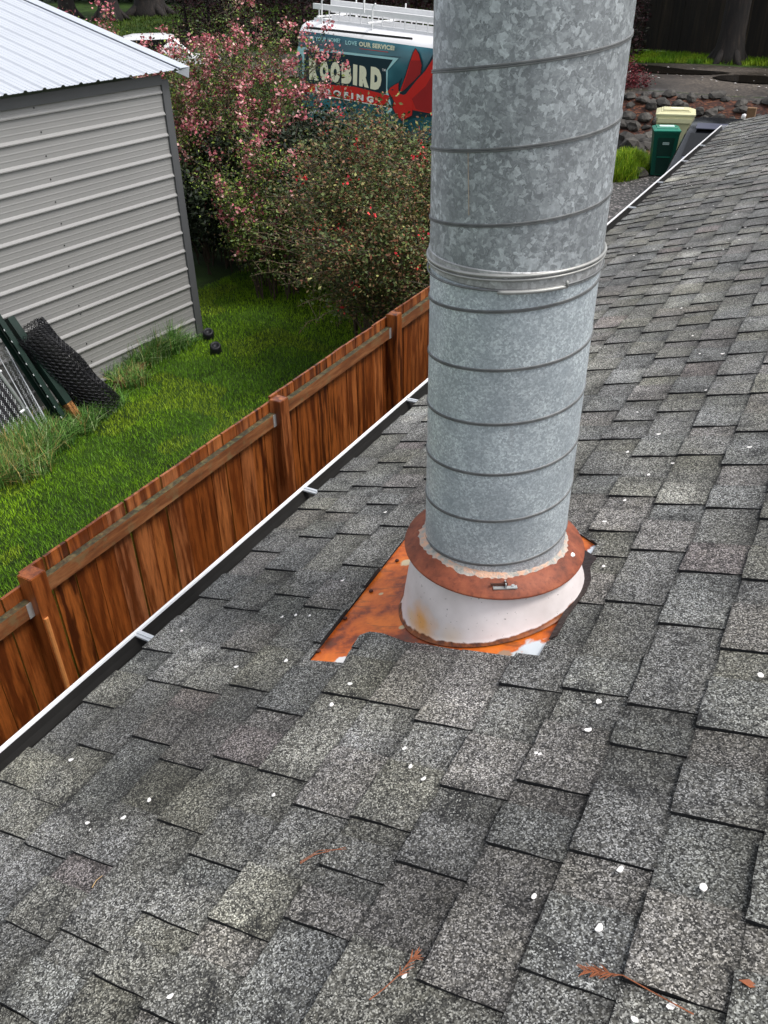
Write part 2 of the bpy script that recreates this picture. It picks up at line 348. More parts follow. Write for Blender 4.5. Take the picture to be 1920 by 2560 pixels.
# ground sheet: fine grid near, coarse to the horizon
xs = np.concatenate([[-300, -150, -80], np.linspace(-45, 20, 110), [60, 150, 300]])
ys = np.concatenate([[-300, -100, -40], np.linspace(-12, 75, 146), [120, 200, 300]])
Xg, Yg = np.meshgrid(xs, ys); v = np.stack([Xg, Yg, terr(Xg, Yg)], -1).reshape(-1, 3)
i = np.arange(len(xs) * len(ys)).reshape(len(ys), len(xs))
ground = arrays_mesh('ground', v, np.stack([i[:-1, :-1], i[:-1, 1:], i[1:, 1:], i[1:, :-1]], -1).reshape(-1, 4), MT['ground'], kind='structure', smooth=True)
gravel = sheet('gravel_path', -4.9, 9, 12.0, 22.3, 40, 30, MT['gravel'], .012)
mulch = sheet('mulch_bed', -8.2, 3, 22.4, 26.05, 50, 30, MT['mulch'], .05)
drive = sheet('driveway', -40, 14, 26.1, 31.5, 90, 14, MT['asphalt'], .016)
drive2 = sheet('street', -12, 14, 31.52, 33.2, 30, 6, MT['asphalt'], .016)

def blades(name, pts, h, w, cols, lean=.5, kind='stuff', seg=1, parent=None):
    """grass blades: one bent strip each, pts (n,3), h (n), cols (n,3)"""
    n = len(pts); a = rng.uniform(0, 2 * np.pi, n); d = np.stack([np.cos(a), np.sin(a), 0 * a], 1)
    s = np.stack([-np.sin(a), np.cos(a), 0 * a], 1) * (w[:, None] / 2); ln = rng.uniform(.1, 1, n) * lean
    if seg == 1:
        tip = pts + d * (h * ln)[:, None] + np.array([0, 0, 1]) * (h * np.sqrt(np.maximum(.05, 1 - ln ** 2)))[:, None]
        v = np.stack([pts - s, pts + s, tip], 1).reshape(-1, 3); fcs = np.arange(3 * n).reshape(n, 3); rep = 3
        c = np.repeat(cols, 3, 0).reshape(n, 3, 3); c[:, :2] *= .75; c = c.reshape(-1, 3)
    else:
        vs = []
        for k in range(3):
            t = k / 2.0; wv = s * (1, .8, .15)[k]
            m = pts + d * (h * ln * t ** 1.9)[:, None] + np.array([0, 0, 1]) * (h * (t - .42 * ln * t * t))[:, None]
            vs += [m - wv, m + wv]
        v = np.stack(vs, 1).reshape(-1, 3); b = np.arange(n)[:, None] * 6
        fcs = np.concatenate([b + [0, 1, 3, 2], b + [2, 3, 5, 4]], 0); c = np.repeat(cols, 6, 0)
    return arrays_mesh(name, v, fcs, MT['grass'], c, kind=kind, parent=parent)
def vnoise(x, y, s, seed=0):                      # cheap smooth value noise
    r_ = np.random.default_rng(seed); t = r_.random((64, 64)); x = x * s; y = y * s
    xi, yi = np.floor(x).astype(int), np.floor(y).astype(int); fx, fy = x - xi, y - yi; fx = fx * fx * (3 - 2 * fx); fy = fy * fy * (3 - 2 * fy)
    g_ = lambda a, b: t[a % 64, b % 64]
    return (g_(xi, yi) * (1 - fx) + g_(xi + 1, yi) * fx) * (1 - fy) + (g_(xi, yi + 1) * (1 - fx) + g_(xi + 1, yi + 1) * fx) * fy
def lawn_cols(x, y, n):
    m = vnoise(x, y, 1.1, 3) * .6 + vnoise(x, y, 3.7, 4) * .4
    a, b, c3 = np.array([.11, .25, .006]), np.array([.25, .45, .008]), np.array([.33, .42, .02])
    t = np.clip((m - .3) / .4, 0, 1)[:, None]; col = a * (1 - t) + b * t
    u = (vnoise(x, y, 2.3, 9) > .66)[:, None] * .5; col = col * (1 - u) + c3 * u
    return col * rng.uniform(.65, 1.35, (n, 1))
# lawn
N = 330000
x = rng.uniform(-8.6, -3.0, N); y = 1.2 + 14.5 * rng.random(N) ** 1.25; z = terr(x, y)
keep = (x > -7.36 + .0682 * (y - 8.31)) | (y > 8.4)
x, y, z = x[keep], y[keep], z[keep]; n = len(x)
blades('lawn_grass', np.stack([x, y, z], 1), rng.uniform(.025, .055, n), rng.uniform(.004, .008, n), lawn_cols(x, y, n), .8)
# far verge and bank grass
N = 60000; x = rng.uniform(-16, 9, N); y = rng.uniform(33.0, 36.6, N)
ok = (y > 33.4 + .5 * vnoise(x, y * 0, .8, 5)); x, y = x[ok], y[ok]; n = len(x)
blades('verge_grass', np.stack([x, y, terr(x, y)], 1), rng.uniform(.06, .2, n), rng.uniform(.015, .03, n), lawn_cols(x, y, n) * .75, .7)
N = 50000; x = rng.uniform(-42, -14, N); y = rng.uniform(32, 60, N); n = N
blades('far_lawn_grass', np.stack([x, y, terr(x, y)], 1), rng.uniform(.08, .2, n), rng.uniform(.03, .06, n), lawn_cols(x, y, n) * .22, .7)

# ------------------------------------------------------------------ foliage
def leaf_cloud(pts, size, cols, aspect=.5, droop=.3, nrm=None):
    """each leaf: a folded kite of 2 triangles (4 verts)"""
    n = len(pts); a = rng.normal(size=(n, 3)); a[:, 2] = a[:, 2] * .6 + droop * .2; a /= np.linalg.norm(a, axis=1)[:, None]
    b = np.cross(a, rng.normal(size=(n, 3))); b /= np.linalg.norm(b, axis=1)[:, None]; c = np.cross(a, b)
    s = size[:, None]
    v = np.stack([pts, pts + a * s * .5 + b * s * aspect * .5 + c * s * .08, pts + a * s, pts + a * s * .5 - b * s * aspect * .5 + c * s * .08], 1).reshape(-1, 3)
    k = np.arange(n)[:, None] * 4; f_ = np.concatenate([k + [0, 1, 2], k + [0, 2, 3]], 0)
    return v, f_, np.repeat(cols, 4, 0)
def pick(cols, n, wts, jit=.3):
    c = np.array(cols)[rng.choice(len(cols), n, p=np.array(wts) / np.sum(wts))]; return c * rng.uniform(1 - jit, 1 + jit, (n, 1))
def stems(base, n, spread, height, up=1.0, sub=7, seed=1, flat=1.0, wob=.12, rise=.75):
    """curved stems with side shoots -> list of polylines with radii, and shoot sample points"""
    rs = np.random.default_rng(seed); lines = []; pts = []; tips = []
    for i in range(n):
        a = rs.uniform(0, 2 * np.pi); q = math.sqrt(rs.random()); hh = height * rs.uniform(.75, 1.05) * (1 - .35 * q * q)
        P = [np.array(base) + np.array([math.cos(a) * q * spread[0] * .45, math.sin(a) * q * spread[1] * .45, -.02])]
        end = np.array(base) + np.array([math.cos(a) * spread[0] * q, math.sin(a) * spread[1] * q, hh])
        K = 7
        for k in range(1, K + 1):
            t = k / K; m = P[0] * (1 - t) + end * t; m[:2] = P[0][:2] + (end[:2] - P[0][:2]) * t ** 1.3; m[2] = P[0][2] + (end[2] - P[0][2]) * t ** rise
            P.append(m + rs.normal(size=3) * wob * .4)
        lines.append((P, [.013 * (1 - .8 * k / K) + .002 for k in range(K + 1)]))
        for j in range(sub):
            t = rs.uniform(.10, 1) ** .8; k = min(int(t * K), K - 1); s0 = P[k] * (1 - (t * K - k)) + P[k + 1] * (t * K - k)
            d = rs.normal(size=3); d[2] = abs(d[2]) * .7 * up + .15 * up; d[:2] += (s0[:2] - np.array(base)[:2]) * .5; d /= np.linalg.norm(d)
            L = rs.uniform(.25, .7) * height * .3; Q = [s0 + d * L * u + np.array([0, 0, .10 * flat * u * u * L]) + rs.normal(size=3) * .02 for u in (0, .33, .66, 1)]
            lines.append((Q, [.006, .005, .004, .002])); tips.append(Q[-1])
            for u in np.linspace(.1, 1, 9):
                k2 = min(int(u * 3), 2); pts.append(Q[k2] * (1 - (u * 3 - k2)) + Q[k2 + 1] * (u * 3 - k2))
    return lines, np.array(pts), np.array(tips)
def twig_mesh(lines, name, parent, mat):
    m = MB()
    for P, rr in lines: m.tube(P, rr, 4, cap=False)
    return m.build(name, mat, parent, kind='stuff')
def shrub(name, label, cat, base, n, spread, height, leafn, leafsize, leafcols, wts, sub=8, seed=1, up=1, flowers=None, off=.07, group=None, twigmat=None, wob=.12, rise=.75, clip=None):
    t = thing(name, label, cat, base, 0, group)
    lines, P, tips = stems(base, n, spread, height, up, sub, seed, wob=wob, rise=rise)
    b = np.array(base)
    if clip: P = P[clip(P)]; tips = tips[clip(tips)]
    twig_mesh([([q - b for q in L], r_) for L, r_ in lines], 'branch', t, twigmat or MT['twig'])
    idx = rng.integers(0, len(P), leafn); pts = P[idx] + rng.normal(size=(leafn, 3)) * off - b
    sz = leafsize * rng.uniform(.5, 1.4, leafn)
    cl = pick(leafcols, leafn, wts); tone = .7 + .6 * vnoise(P[idx][:, 0] + P[idx][:, 1] * .5, P[idx][:, 2], 2.2, seed)
    v_, f_, c_ = leaf_cloud(pts, sz, cl * tone[:, None]); arrays_mesh('foliage', v_, f_, MT['leaf'], c_, t, 'stuff')
    if flowers:
        fn, fsz, fcols, fw, foff, sel = flowers
        T_ = tips[sel(tips)] if sel else tips
        idx = rng.integers(0, len(T_), fn); pts = T_[idx] + rng.normal(size=(fn, 3)) * foff - b
        v_, f_, c_ = leaf_cloud(pts, fsz * rng.uniform(.6, 1.4, fn), pick(fcols, fn, fw, .35), aspect=.9); arrays_mesh('blossom', v_, f_, MT['leaf'], c_, t, 'stuff')
    return t
PINK = [(.50, .13, .16), (.58, .24, .25), (.36, .075, .10), (.68, .42, .38), (.22, .07, .06)]
GRN = [(.08, .13, .025), (.14, .20, .03), (.035, .055, .02), (.13, .085, .045), (.24, .32, .05)]
zb = -H
FL = lambda n_, o_=.075, sel=None: (n_, .046, PINK, [4, 4, 2, 2, 2], o_, sel)
shrub('pink_flowering_shrub', 'tallest pink blossoming shrub, directly behind the corner of the grey shed', 'shrub', (-9.5, 11.7, zb), 40, (1.55, 1.6), 3.85,
      46000, .046, GRN, [4, 3, 4, 4, 1.2], 15, 3, flowers=FL(15000, .045, lambda T_: rng.random(len(T_)) < .62), off=.085, wob=.14)
shrub('pink_flowering_shrub', 'low pink blossoming shrub with bright green shoots beside the dark gap above the lawn', 'shrub', (-7.45, 10.2, zb), 22, (.85, .9), 2.35,
      20000, .046, GRN, [4, 4, 3, 2, 2.5], 13, 8, flowers=FL(2600, .05, lambda T_: rng.random(len(T_)) < .4), off=.085)
shrub('pink_flowering_shrub', 'thin arching pink shrub whose blossom sprays cross the van lettering', 'shrub', (-8.2, 11.9, zb), 9, (.95, .6), 3.75,
      2600, .045, GRN, [3, 4, 2, 3, 2], 8, 21, flowers=FL(2300, .05), off=.06)
shrub('pink_flowering_shrub', 'sparse pink blossom sprays peeping over the shed roof edge', 'shrub', (-11.4, 11.4, zb), 12, (.9, .7), 3.55,
      5000, .045, GRN, [3, 4, 2, 3, 2], 8, 24, flowers=FL(2200, .07), off=.06)
quince = shrub('flowering_quince', 'broad bronze green quince shrub dotted with red flowers, leaning over the cedar fence', 'shrub', (-4.65, 8.9, zb), 60, (1.45, 1.7), 2.86,
      72000, .042, [(.09, .125, .032), (.16, .12, .045), (.045, .065, .020), (.20, .085, .045), (.32, .31, .10)], [4, 3, 4, 2.2, .35], 16, 5, up=.45,
      flowers=(700, .032, [(.55, .012, .02), (.42, .01, .03), (.70, .06, .05)], [4, 3, 1], .03, lambda T_: rng.random(len(T_)) < .10), off=.075, wob=.16, rise=.62)
arch = []                                          # long arching shoots that reach out over the lawn
for (px, py, yy, kk) in [(612, 545, 8.7, .8), (600, 575, 8.5, .7), (612, 612, 8.4, .7), (628, 690, 8.3, .6), (640, 655, 8.2, .6), (705, 712, 8.0, .5), (745, 762, 7.9, .4), (752, 820, 7.8, .3),
                        (690, 470, 8.9, 1.2), (660, 505, 8.8, 1.0), (790, 690, 7.7, .6), (870, 300, 9.0, 2.3), (1010, 290, 9.0, 2.3), (780, 350, 9.0, 2.0), (700, 400, 9.0, 1.6)]:
    e = np.array(on_plane(px, py, (0, 1, 0), yy)); b_ = np.array([-4.65 + (e[0] + 4.65) * .15, 8.8, zb + .5 + kk * .4]); md_ = b_ * .45 + e * .55 + np.array([0, 0, .28])
    P = [b_ * (1 - t) ** 2 + 2 * md_ * t * (1 - t) + e * t * t + rng.normal(size=3) * .012 for t in np.linspace(0, 1, 10)]; arch.append(P)
qb = np.array([-4.65, 8.9, zb]); m = MB(); lp = []
for P in arch:
    m.tube([q - qb for q in P], [.009 - .0007 * k for k in range(10)], 5, cap=False)
    for k in range(3, 9):
        for _ in range(9): t = rng.random(); lp.append(P[k] * (1 - t) + P[k + 1] * t + rng.normal(size=3) * .022)
        if rng.random() < .7:
            d = rng.normal(size=3) * .16; e = P[k] + d; m.tube([P[k] - qb, e - qb], [.004, .002], 4, cap=False)
            for _ in range(8): lp.append(P[k] + d * rng.random() + rng.normal(size=3) * .018)
m.build('arching_branch', simple('pale_twig', (.20, .14, .09), .8, 0, .3, 20), quince, kind='stuff')
lp = np.array(lp) - qb; n = len(lp); v_, f_, c_ = leaf_cloud(lp, rng.uniform(.025, .05, n), pick([(.12, .17, .05), (.20, .14, .06), (.30, .32, .12)], n, [4, 2, 1])); arrays_mesh('arching_leaves', v_, f_, MT['leaf'], c_, quince, 'stuff')
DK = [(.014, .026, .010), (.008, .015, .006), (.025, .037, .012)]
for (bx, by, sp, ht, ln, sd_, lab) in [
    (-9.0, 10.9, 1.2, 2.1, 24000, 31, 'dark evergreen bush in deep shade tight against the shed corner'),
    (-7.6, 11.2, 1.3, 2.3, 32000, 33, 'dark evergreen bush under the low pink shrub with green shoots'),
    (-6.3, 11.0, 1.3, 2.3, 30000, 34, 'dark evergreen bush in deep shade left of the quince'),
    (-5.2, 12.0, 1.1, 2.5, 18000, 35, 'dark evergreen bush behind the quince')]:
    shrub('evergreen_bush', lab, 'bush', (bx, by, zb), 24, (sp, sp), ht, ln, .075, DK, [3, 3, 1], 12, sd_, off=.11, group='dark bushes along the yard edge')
shrub('red_leaf_shrub', 'small dark red leaved shrub above the rocks beside the pipe', 'shrub', tuple(on_z(1568, 262, -3.75)), 14, (.55, .5), 1.15,
      3500, .06, [(.12, .008, .014), (.05, .006, .009), (.18, .02, .03)], [3, 3, 1], 9, 41, off=.08)

# tall grass at the shed foot and round the leaning things
def tuft(px, py, n, rad, h, seed, dry=.0, wide=.009):
    c = on_z(px, py, zb); a = rng.uniform(0, 2 * np.pi, n); r_ = rad * np.sqrt(rng.random(n))
    p = np.stack([c[0] + r_ * np.cos(a), c[1] + r_ * np.sin(a), np.full(n, zb)], 1)
    cl = pick([(.09, .21, .035), (.15, .30, .06), (.05, .12, .025), (.34, .42, .20), (.36, .27, .09)], n, [4, 3, 3, 1.2, .3 + dry * 6])
    return p, h * .68 * rng.uniform(.5, 1.15, n), np.full(n, wide) * rng.uniform(.6, 1.2, n), cl
spots = [(300, 935, 500, .25, .40, 0), (350, 905, 900, .28, .62, .1), (400, 880, 1100, .28, .68, .05), (445, 868, 500, .2, .32, 0), (486, 850, 250, .15, .15, 0),
         (330, 960, 600, .2, .35, .5), (225, 1045, 700, .25, .4, 0), (270, 1020, 500, .2, .36, 0), (180, 1075, 900, .28, .42, 0), (120, 1115, 1000, .3, .45, .1), (60, 1130, 1200, .35, .5, .1),
         (10, 1110, 1200, .35, .5, .2), (20, 1170, 1500, .35, .5, .8), (60, 1180, 900, .3, .42, .3), (-30, 1190, 1200, .4, .5, .6), (500, 610, 600, .35, .5, 0), (620, 600, 600, .4, .45, 0)]
for k_, (px, py, nn_, rd, hh, dr) in enumerate(spots):
    p_, h_, w_, c_ = tuft(px, py, nn_, rd, hh, 0, dr)
    o = blades('grass_tuft', p_, h_, w_, c_, 1.0, kind='stuff', seg=2)
c = on_z(1570, 462, zb)                             # bright grass mound beside the pipe
n = 6000; a = rng.uniform(0, 6.28, n); r_ = np.sqrt(rng.random(n)); p_ = np.stack([c[0] -.42 + .55 * r_ * np.cos(a), c[1] + 1.2 + 1.2 * r_ * np.sin(a), zb + .25 * (1 - r_ ** 2)], 1)
blades('bright_grass_mound', p_, rng.uniform(.15, .34, n), np.full(n, .014), pick([(.20, .34, .01), (.32, .40, .02), (.08, .18, .01)], n, [3, 2, 2]), .9, seg=2)

# ------------------------------------------------------------------ the house roof
PIT = R(17.5); CP, SP = math.cos(PIT), math.sin(PIT); CH = 1.22; TP = math.tan(PIT)
def rp(s, y, h=0.0):                               # roof point: s upslope, y along, h off the deck
    h -= .0105; return Vector((s * CP - h * SP, y, s * SP - CH + h * CP))
RN = (-TP, 0, 1)
def roof_at(px, py): q = on_plane(px, py, RN, -CH); return q[0] / CP, q[1]
house = thing('house', 'house with a grey asphalt shingle roof and white lipped gutter, filling the foreground', 'house', (0, 0, -H))
EX = .144; S0 = -1.595; Y0, Y1 = -.4, 11.30; STOP = 2.6
m = MB()
m.prism([rp(S0 + .01, Y0, -.035), rp(STOP, Y0, -.035), rp(STOP, Y0, -.001), rp(S0 + .01, Y0, -.001)], (0, Y1 - .02 - Y0, 0)); adopt(m.build('roof_deck', MT['deck']), house)
xw = S0 * CP + .35
m = MB(); m.b2((xw, Y0, -H), (xw + .15, Y1 - .3, -1.88)); m.b2((xw, Y1 - .45, -H), (STOP * CP, Y1 - .3, -1.6)); adopt(m.build('outer_wall', MT['housewall']), house)
xe = S0 * CP
m = MB(); m.b2((xe + .03, Y0, -1.90), (xe + .055, Y1 - .03, -1.742)); m.b2((xe + .055, Y0, -1.90), (xw, Y1 - .03, -1.885)); adopt(m.build('fascia', MT['white']), house)
# shingles
TAB_LINES = [(1499,923), (1549,958), (1648,940), (1501,1027), (1582,1050), (1612,1000), (1713,981), (1696,1027), (1820,985), (1841,935), (1471,1098), (1552,1096), (1636,1139), (1754,1135), (1784,1064), (1879,1078), (1898,982), (1497,1185), (1863,1160), (1579,1239), (1698,1259), (1835,1269), (1530,1326), (1644,1375), (1520,1389), (1781,1430), (1889,1449), (1910,1297), (1473,1506), (1587,1506), (1734,1564), (1760,903), (1003,1764), (1111,1812), (1494,1730), (1667,1771), (1841,1829), (1631,1875), (1410,1913), (1390,1969), (1190,1981), (1805,2055), (1540,2151), (1317,2131), (1134,2078), (999,2062), (1089,2178), (1430,2462), (1701,2493), (1157,2490), (1897,2311), (417,1706), (587,1714), (648,1769), (885,1742), (200,1862), (379,1851), (433,1800), (448,1908), (582,1901), (703,1936), (451,2066), (804,2028), (917,2050), (32,1960), (116,2005), (38,2088), (184,2130), (524,2151), (645,2254), (602,2325), (797,2322), (882,2185), (217,2351), (417,2302), (304,2467), (41,2529), (67,2325)]
def cut_poly():
    P = [(771,1647),(1049,1293),(1085,1300),(1200,1290),(1350,1290),(1455,1335),(1494,1361),(1473,1392),(1466,1412),(1470,1440),(1462,1474),(1417,1531),(1368,1604),(1347,1640),(1261,1633),(1135,1618),(1010,1599),(957,1580),(923,1576),(899,1585),(870,1626),(856,1652)]
    return [roof_at(*q) for q in P]
CUT = cut_poly()
def piece(k, ya, yb, hi, tone, r_):
    """one shingle tab: wedge from the butt edge up; course k, ya..yb"""
    s0 = S0 + EX * k + r_.uniform(-.0025, .0025); L = .168
    ha, hb = (.0150, .0052) if hi else (.0072, .0034)
    nj = max(1, int((yb - ya) / .03)); m = MB()
    ys_ = [ya + (yb - ya) * i / nj for i in range(nj + 1)]; rows = []
    T1 = [.0, .05, .12, .45, .62, .78, .865, 1.0]
    wl = [r_.uniform(-.0012, .0012) for _ in T1]; wr = [r_.uniform(-.0012, .0012) for _ in T1]; jb = [r_.uniform(-.0016, .0016) for _ in ys_]
    band = r_.uniform(.45, .8) if not hi else r_.uniform(.62, 1.0)
    vs = []; cs = []
    for ti, t in enumerate(T1):
        for i_, y in enumerate(ys_):
            yy = y + (wl[ti] if i_ == 0 else wr[ti] if i_ == nj else 0)
            vs.append(rp(s0 + L * t + (jb[i_] if ti == 0 else 0), yy, ha + (hb - ha) * t))
            b = 1.0 if t < .5 else 1 - (1 - band) * (.5 if t < .7 else .8)  # printed shade band, with the next butt's shadow painted into the tone
            if t > .8: b *= .38  # contact shade under the overlapping course, painted into the colour
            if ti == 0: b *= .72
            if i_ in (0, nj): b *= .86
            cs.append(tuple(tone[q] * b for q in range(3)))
    w = nj + 1; top = [(a * w + i, a * w + i + 1, (a + 1) * w + i + 1, (a + 1) * w + i) for a in range(len(T1) - 1) for i in range(nj)]
    o = len(vs); per = [i for i in range(w)] + [a * w + nj for a in range(1, len(T1))] + [(len(T1) - 1) * w + i for i in range(nj - 1, -1, -1)] + [a * w for a in range(len(T1) - 2, 0, -1)]
    low = []
    for q in per:
        v_ = vs[q]; base = rp(0, 0, 1) - rp(0, 0, 0); h_ = (v_.x * -SP + (v_.z + CH) * CP); low.append(v_ - base * (h_ + .011))
    n_ = len(per); vs += low
    side = [(per[(i + 1) % n_], per[i], o + i, o + (i + 1) % n_) for i in range(n_)]
    top = [tuple(reversed(q)) for q in top]; side = [tuple(reversed(q)) for q in side]; bot = [tuple(range(o, o + n_))]
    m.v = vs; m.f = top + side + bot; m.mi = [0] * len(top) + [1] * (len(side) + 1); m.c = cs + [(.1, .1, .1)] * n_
    return m
rr = random.Random(11)
starts = {}
for px, py in TAB_LINES:
    s, y = roof_at(px, py); k = int(math.floor((s - S0) / EX)); starts.setdefault(k, []).append(y)
pieces = []
for k in range(0, 15):
    ys_ = sorted(starts.get(k, [])); q = [ys_[0]] if ys_ else [rr.uniform(.1, .5)]
    for y in ys_[1:]:
        if y - q[-1] > .09: q.append(y)
    while q[0] > .5: q.insert(0, q[0] - rr.uniform(.25, .4))
    q.insert(0, q[0] - .3)
    while q[-1] < Y1: q.append(q[-1] + rr.choice([.14, .18, .2, .24, .28, .34]) + rr.uniform(-.02, .02))
    q2 = []
    for a_, b_ in zip(q, q[1:] + [None]):
        q2.append(a_)
        if b_ and b_ - a_ > .36: q2.append(a_ + (b_ - a_) * rr.uniform(.45, .6))
    q = q2
    for i in range(len(q) - 1):
        gap = q[i + 1] - q[i]; L = min(rr.uniform(.11, .2), gap * .62)
        segs = [(q[i], q[i] + L, True)]; a = q[i] + L
        while q[i + 1] - a > .34: segs.append((a, a + .22, False)); a += .22
        if q[i + 1] - a < .04: segs[-1] = (segs[-1][0], q[i + 1], segs[-1][2])
        else: segs.append((a, q[i + 1], False))
        for (a_, b_, hi) in segs:
            if b_ < .02 or a_ > Y1: continue
            b_ = min(b_, Y1)
            if b_ - a_ < .004: continue
            t0 = rr.uniform(.84, 1.12) * (1.05 if hi else .95)
            tint = rr.choice([(1, 1, 1), (1, 1, .98), (1.03, 1.02, .94), (1.03, .99, .97), (.98, 1.0, 1.0)])
            if rr.random() < .03: tint = (1.06, .96, .96)
            pieces.append((k, a_, b_ - .0012, hi, tuple(t0 * c for c in tint)))
def dist(p): v_ = rp(S0 + EX * (p[0] + .5), (p[1] + p[2]) / 2); return v_.length
def in_view(p):
    v_ = rp(S0 + EX * (p[0] + .5), (p[1] + p[2]) / 2); w_ = M.inverted() @ v_
    return w_.z < 0 and abs(w_.x / -w_.z * F) < 1040 and abs(w_.y / -w_.z * F) < 1360
pieces.sort(key=lambda p: (not in_view(p), dist(p) ** 2 / ((p[2] - p[1]) + .05)))
cutter_bm = MB(); cutter_bm.prism([rp(s, y, -.02) for s, y in CUT], rp(0, 0, .06) - rp(0, 0, 0))
cutter = cutter_bm.build('cutter', MT['edge'])
bm_ = bmesh.new(); bm_.from_mesh(cutter.data); bmesh.ops.recalc_face_normals(bm_, faces=bm_.faces); bm_.to_mesh(cutter.data); bm_.free()
cs_ = [min(c_[0] for c_ in CUT), max(c_[0] for c_ in CUT), min(c_[1] for c_ in CUT), max(c_[1] for c_ in CUT)]
rest = MB(); made = 0
for p in pieces:
    m = piece(*p, rr)
    if m is None: continue
    sA = S0 + EX * p[0]
    hit = sA < cs_[1] and sA + .17 > cs_[0] and p[1] < cs_[3] and p[2] > cs_[2]
    if made < 300 or hit:
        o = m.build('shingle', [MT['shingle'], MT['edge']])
        if hit:
            md = o.modifiers.new('b', 'BOOLEAN'); md.object = cutter; md.operation = 'DIFFERENCE'; md.solver = 'EXACT'
            dg = bpy.context.evaluated_depsgraph_get(); me = bpy.data.meshes.new_from_object(o.evaluated_get(dg)); o.modifiers.clear(); o.data = me
            if len(me.polygons) == 0: bpy.data.objects.remove(o); continue
            bmi = bmesh.new(); bmi.from_mesh(me); bmi.faces.ensure_lookup_table(); seen = set(); isl = []
            for f0 in bmi.faces:
                if f0.index in seen: continue
                st = [f0]; cur = set(); seen.add(f0.index)
                while st:
                    ff_ = st.pop(); cur.add(ff_.index)
                    for e_ in ff_.edges:
                        for nf_ in e_.link_faces:
                            if nf_.index not in seen: seen.add(nf_.index); st.append(nf_)
                isl.append(cur)
            bmi.free()
            if len(isl) > 1:
                for cur in isl[1:]:
                    bb = bmesh.new(); bb.from_mesh(me); bmesh.ops.delete(bb, geom=[f_ for f_ in bb.faces if f_.index not in cur], context='FACES'); m2 = me.copy(); bb.to_mesh(m2); bb.free()
                    adopt(link('shingle', m2), house); made += 1
                bb = bmesh.new(); bb.from_mesh(me); bmesh.ops.delete(bb, geom=[f_ for f_ in bb.faces if f_.index not in isl[0]], context='FACES'); bb.to_mesh(me); bb.free()
        adopt(o, house); made += 1
    else:
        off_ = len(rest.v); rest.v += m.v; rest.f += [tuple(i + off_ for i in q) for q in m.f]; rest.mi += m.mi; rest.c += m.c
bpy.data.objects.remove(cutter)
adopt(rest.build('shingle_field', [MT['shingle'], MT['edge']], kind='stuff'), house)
# gutter
GX = -1.620; GZ = -1.735
prof = [(GX - .008, GZ - .012), (GX - .007, GZ), (GX + .003, GZ + .001), (GX + .005, GZ - .006)]
m = MB(); m.prism([(a, Y0, b) for a, b in prof][::-1], (0, Y1 + .02 - Y0, 0)); lip = adopt(m.build('gutter', MT['lip']), house)
def gpart(name, m, mat): o = m.build(name, mat); o.parent = lip; o.matrix_parent_inverse = (Matrix.Translation(house.location)).inverted() @ Matrix.Identity(4); o.matrix_parent_inverse = Matrix.Identity(4); return o
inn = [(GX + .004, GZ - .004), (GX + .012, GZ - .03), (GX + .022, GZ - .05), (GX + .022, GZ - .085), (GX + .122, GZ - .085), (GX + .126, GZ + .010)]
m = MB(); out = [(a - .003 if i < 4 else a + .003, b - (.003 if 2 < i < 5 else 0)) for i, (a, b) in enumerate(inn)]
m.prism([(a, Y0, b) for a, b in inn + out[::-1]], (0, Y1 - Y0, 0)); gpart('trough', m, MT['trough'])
for yy in (Y0, Y1):
    m = MB(); m.prism([(a, yy, b) for a, b in inn], (0, .004, 0)); gpart('end_cap', m, MT['lip'])
for px, py in [(375, 1579), (790, 1217), (1045, 992), (1589, 511), (1660, 447), (1720, 393), (1764, 354)]:
    y = on_plane(px, py, (1, 0, 0), GX + .06)[1]
    m = MB(); m.b2((GX + .002, y - .013, GZ - .010), (GX + .118, y + .013, GZ - .004)); m.b2((GX + .004, y - .004, GZ - .004), (GX + .118, y + .004, GZ + .001)); gpart('gutter_hanger', m, MT['alu'])

# ------------------------------------------------------------------ pipe and flashing
PD, PA = 1.75, R(-19.75); PX, PY = PD * math.sin(PA), PD * math.cos(PA); PR = .1747
PATCHES = []
for (px, py, rad, col) in [(1340, 1625, .055, (.62, .68, .72)), (1290, 1632, .03, (.55, .60, .62)), (1488, 1368, .028, (.62, .68, .74)), (850, 1645, .020, (.72, .70, .68)), (1015, 1400, .022, (.60, .48, .30)), (950, 1478, .008, (.55, .40, .22)), (1003, 1560, .010, (.5, .38, .22)), (1260, 1628, .022, (.35, .22, .14))]:
    s, y = roof_at(px, py); PATCHES.append((rp(s, y, .004), rad, col))
CONE_STAINS = [((0, 0, 0), .01, (.7, .3, .05), 0)]
def on_cyl(px, py, r_):                             # nearest hit on a vertical cylinder round the pipe axis
    d = ray(px, py); a = d[0] ** 2 + d[1] ** 2; b = -2 * (d[0] * PX + d[1] * PY); c_ = PX ** 2 + PY ** 2 - r_ ** 2
    t = (-b - math.sqrt(max(0, b * b - 4 * a * c_))) / (2 * a); return d * t
CONE_STAINS = [(on_cyl(1058, 1560, .225), .070, (.72, .34, .08), .9), (on_cyl(1030, 1535, .225), .03, (.70, .48, .22), .6), (on_cyl(1130, 1600, .23), .05, (.66, .50, .34), .5)]
flash = thing('roof_flashing', 'rusty orange flashing plate with a white cone at the foot of the galvanised pipe', 'flashing', rp(*roof_at(1240, 1500)))
big = [(760,1652),(1040,1285),(1060,1200),(1130,1120),(1400,1150),(1520,1340),(1520,1500),(1400,1690),(1100,1670),(900,1668)]
vis = [roof_at(*q) for q in [(770,1648),(1049,1292),(1085,1298),(1200,1288),(1350,1288),(1456,1333),(1500,1352),(1500,1480),(1400,1660),(1250,1660),(1000,1625),(940,1600),(900,1640),(858,1654)]]
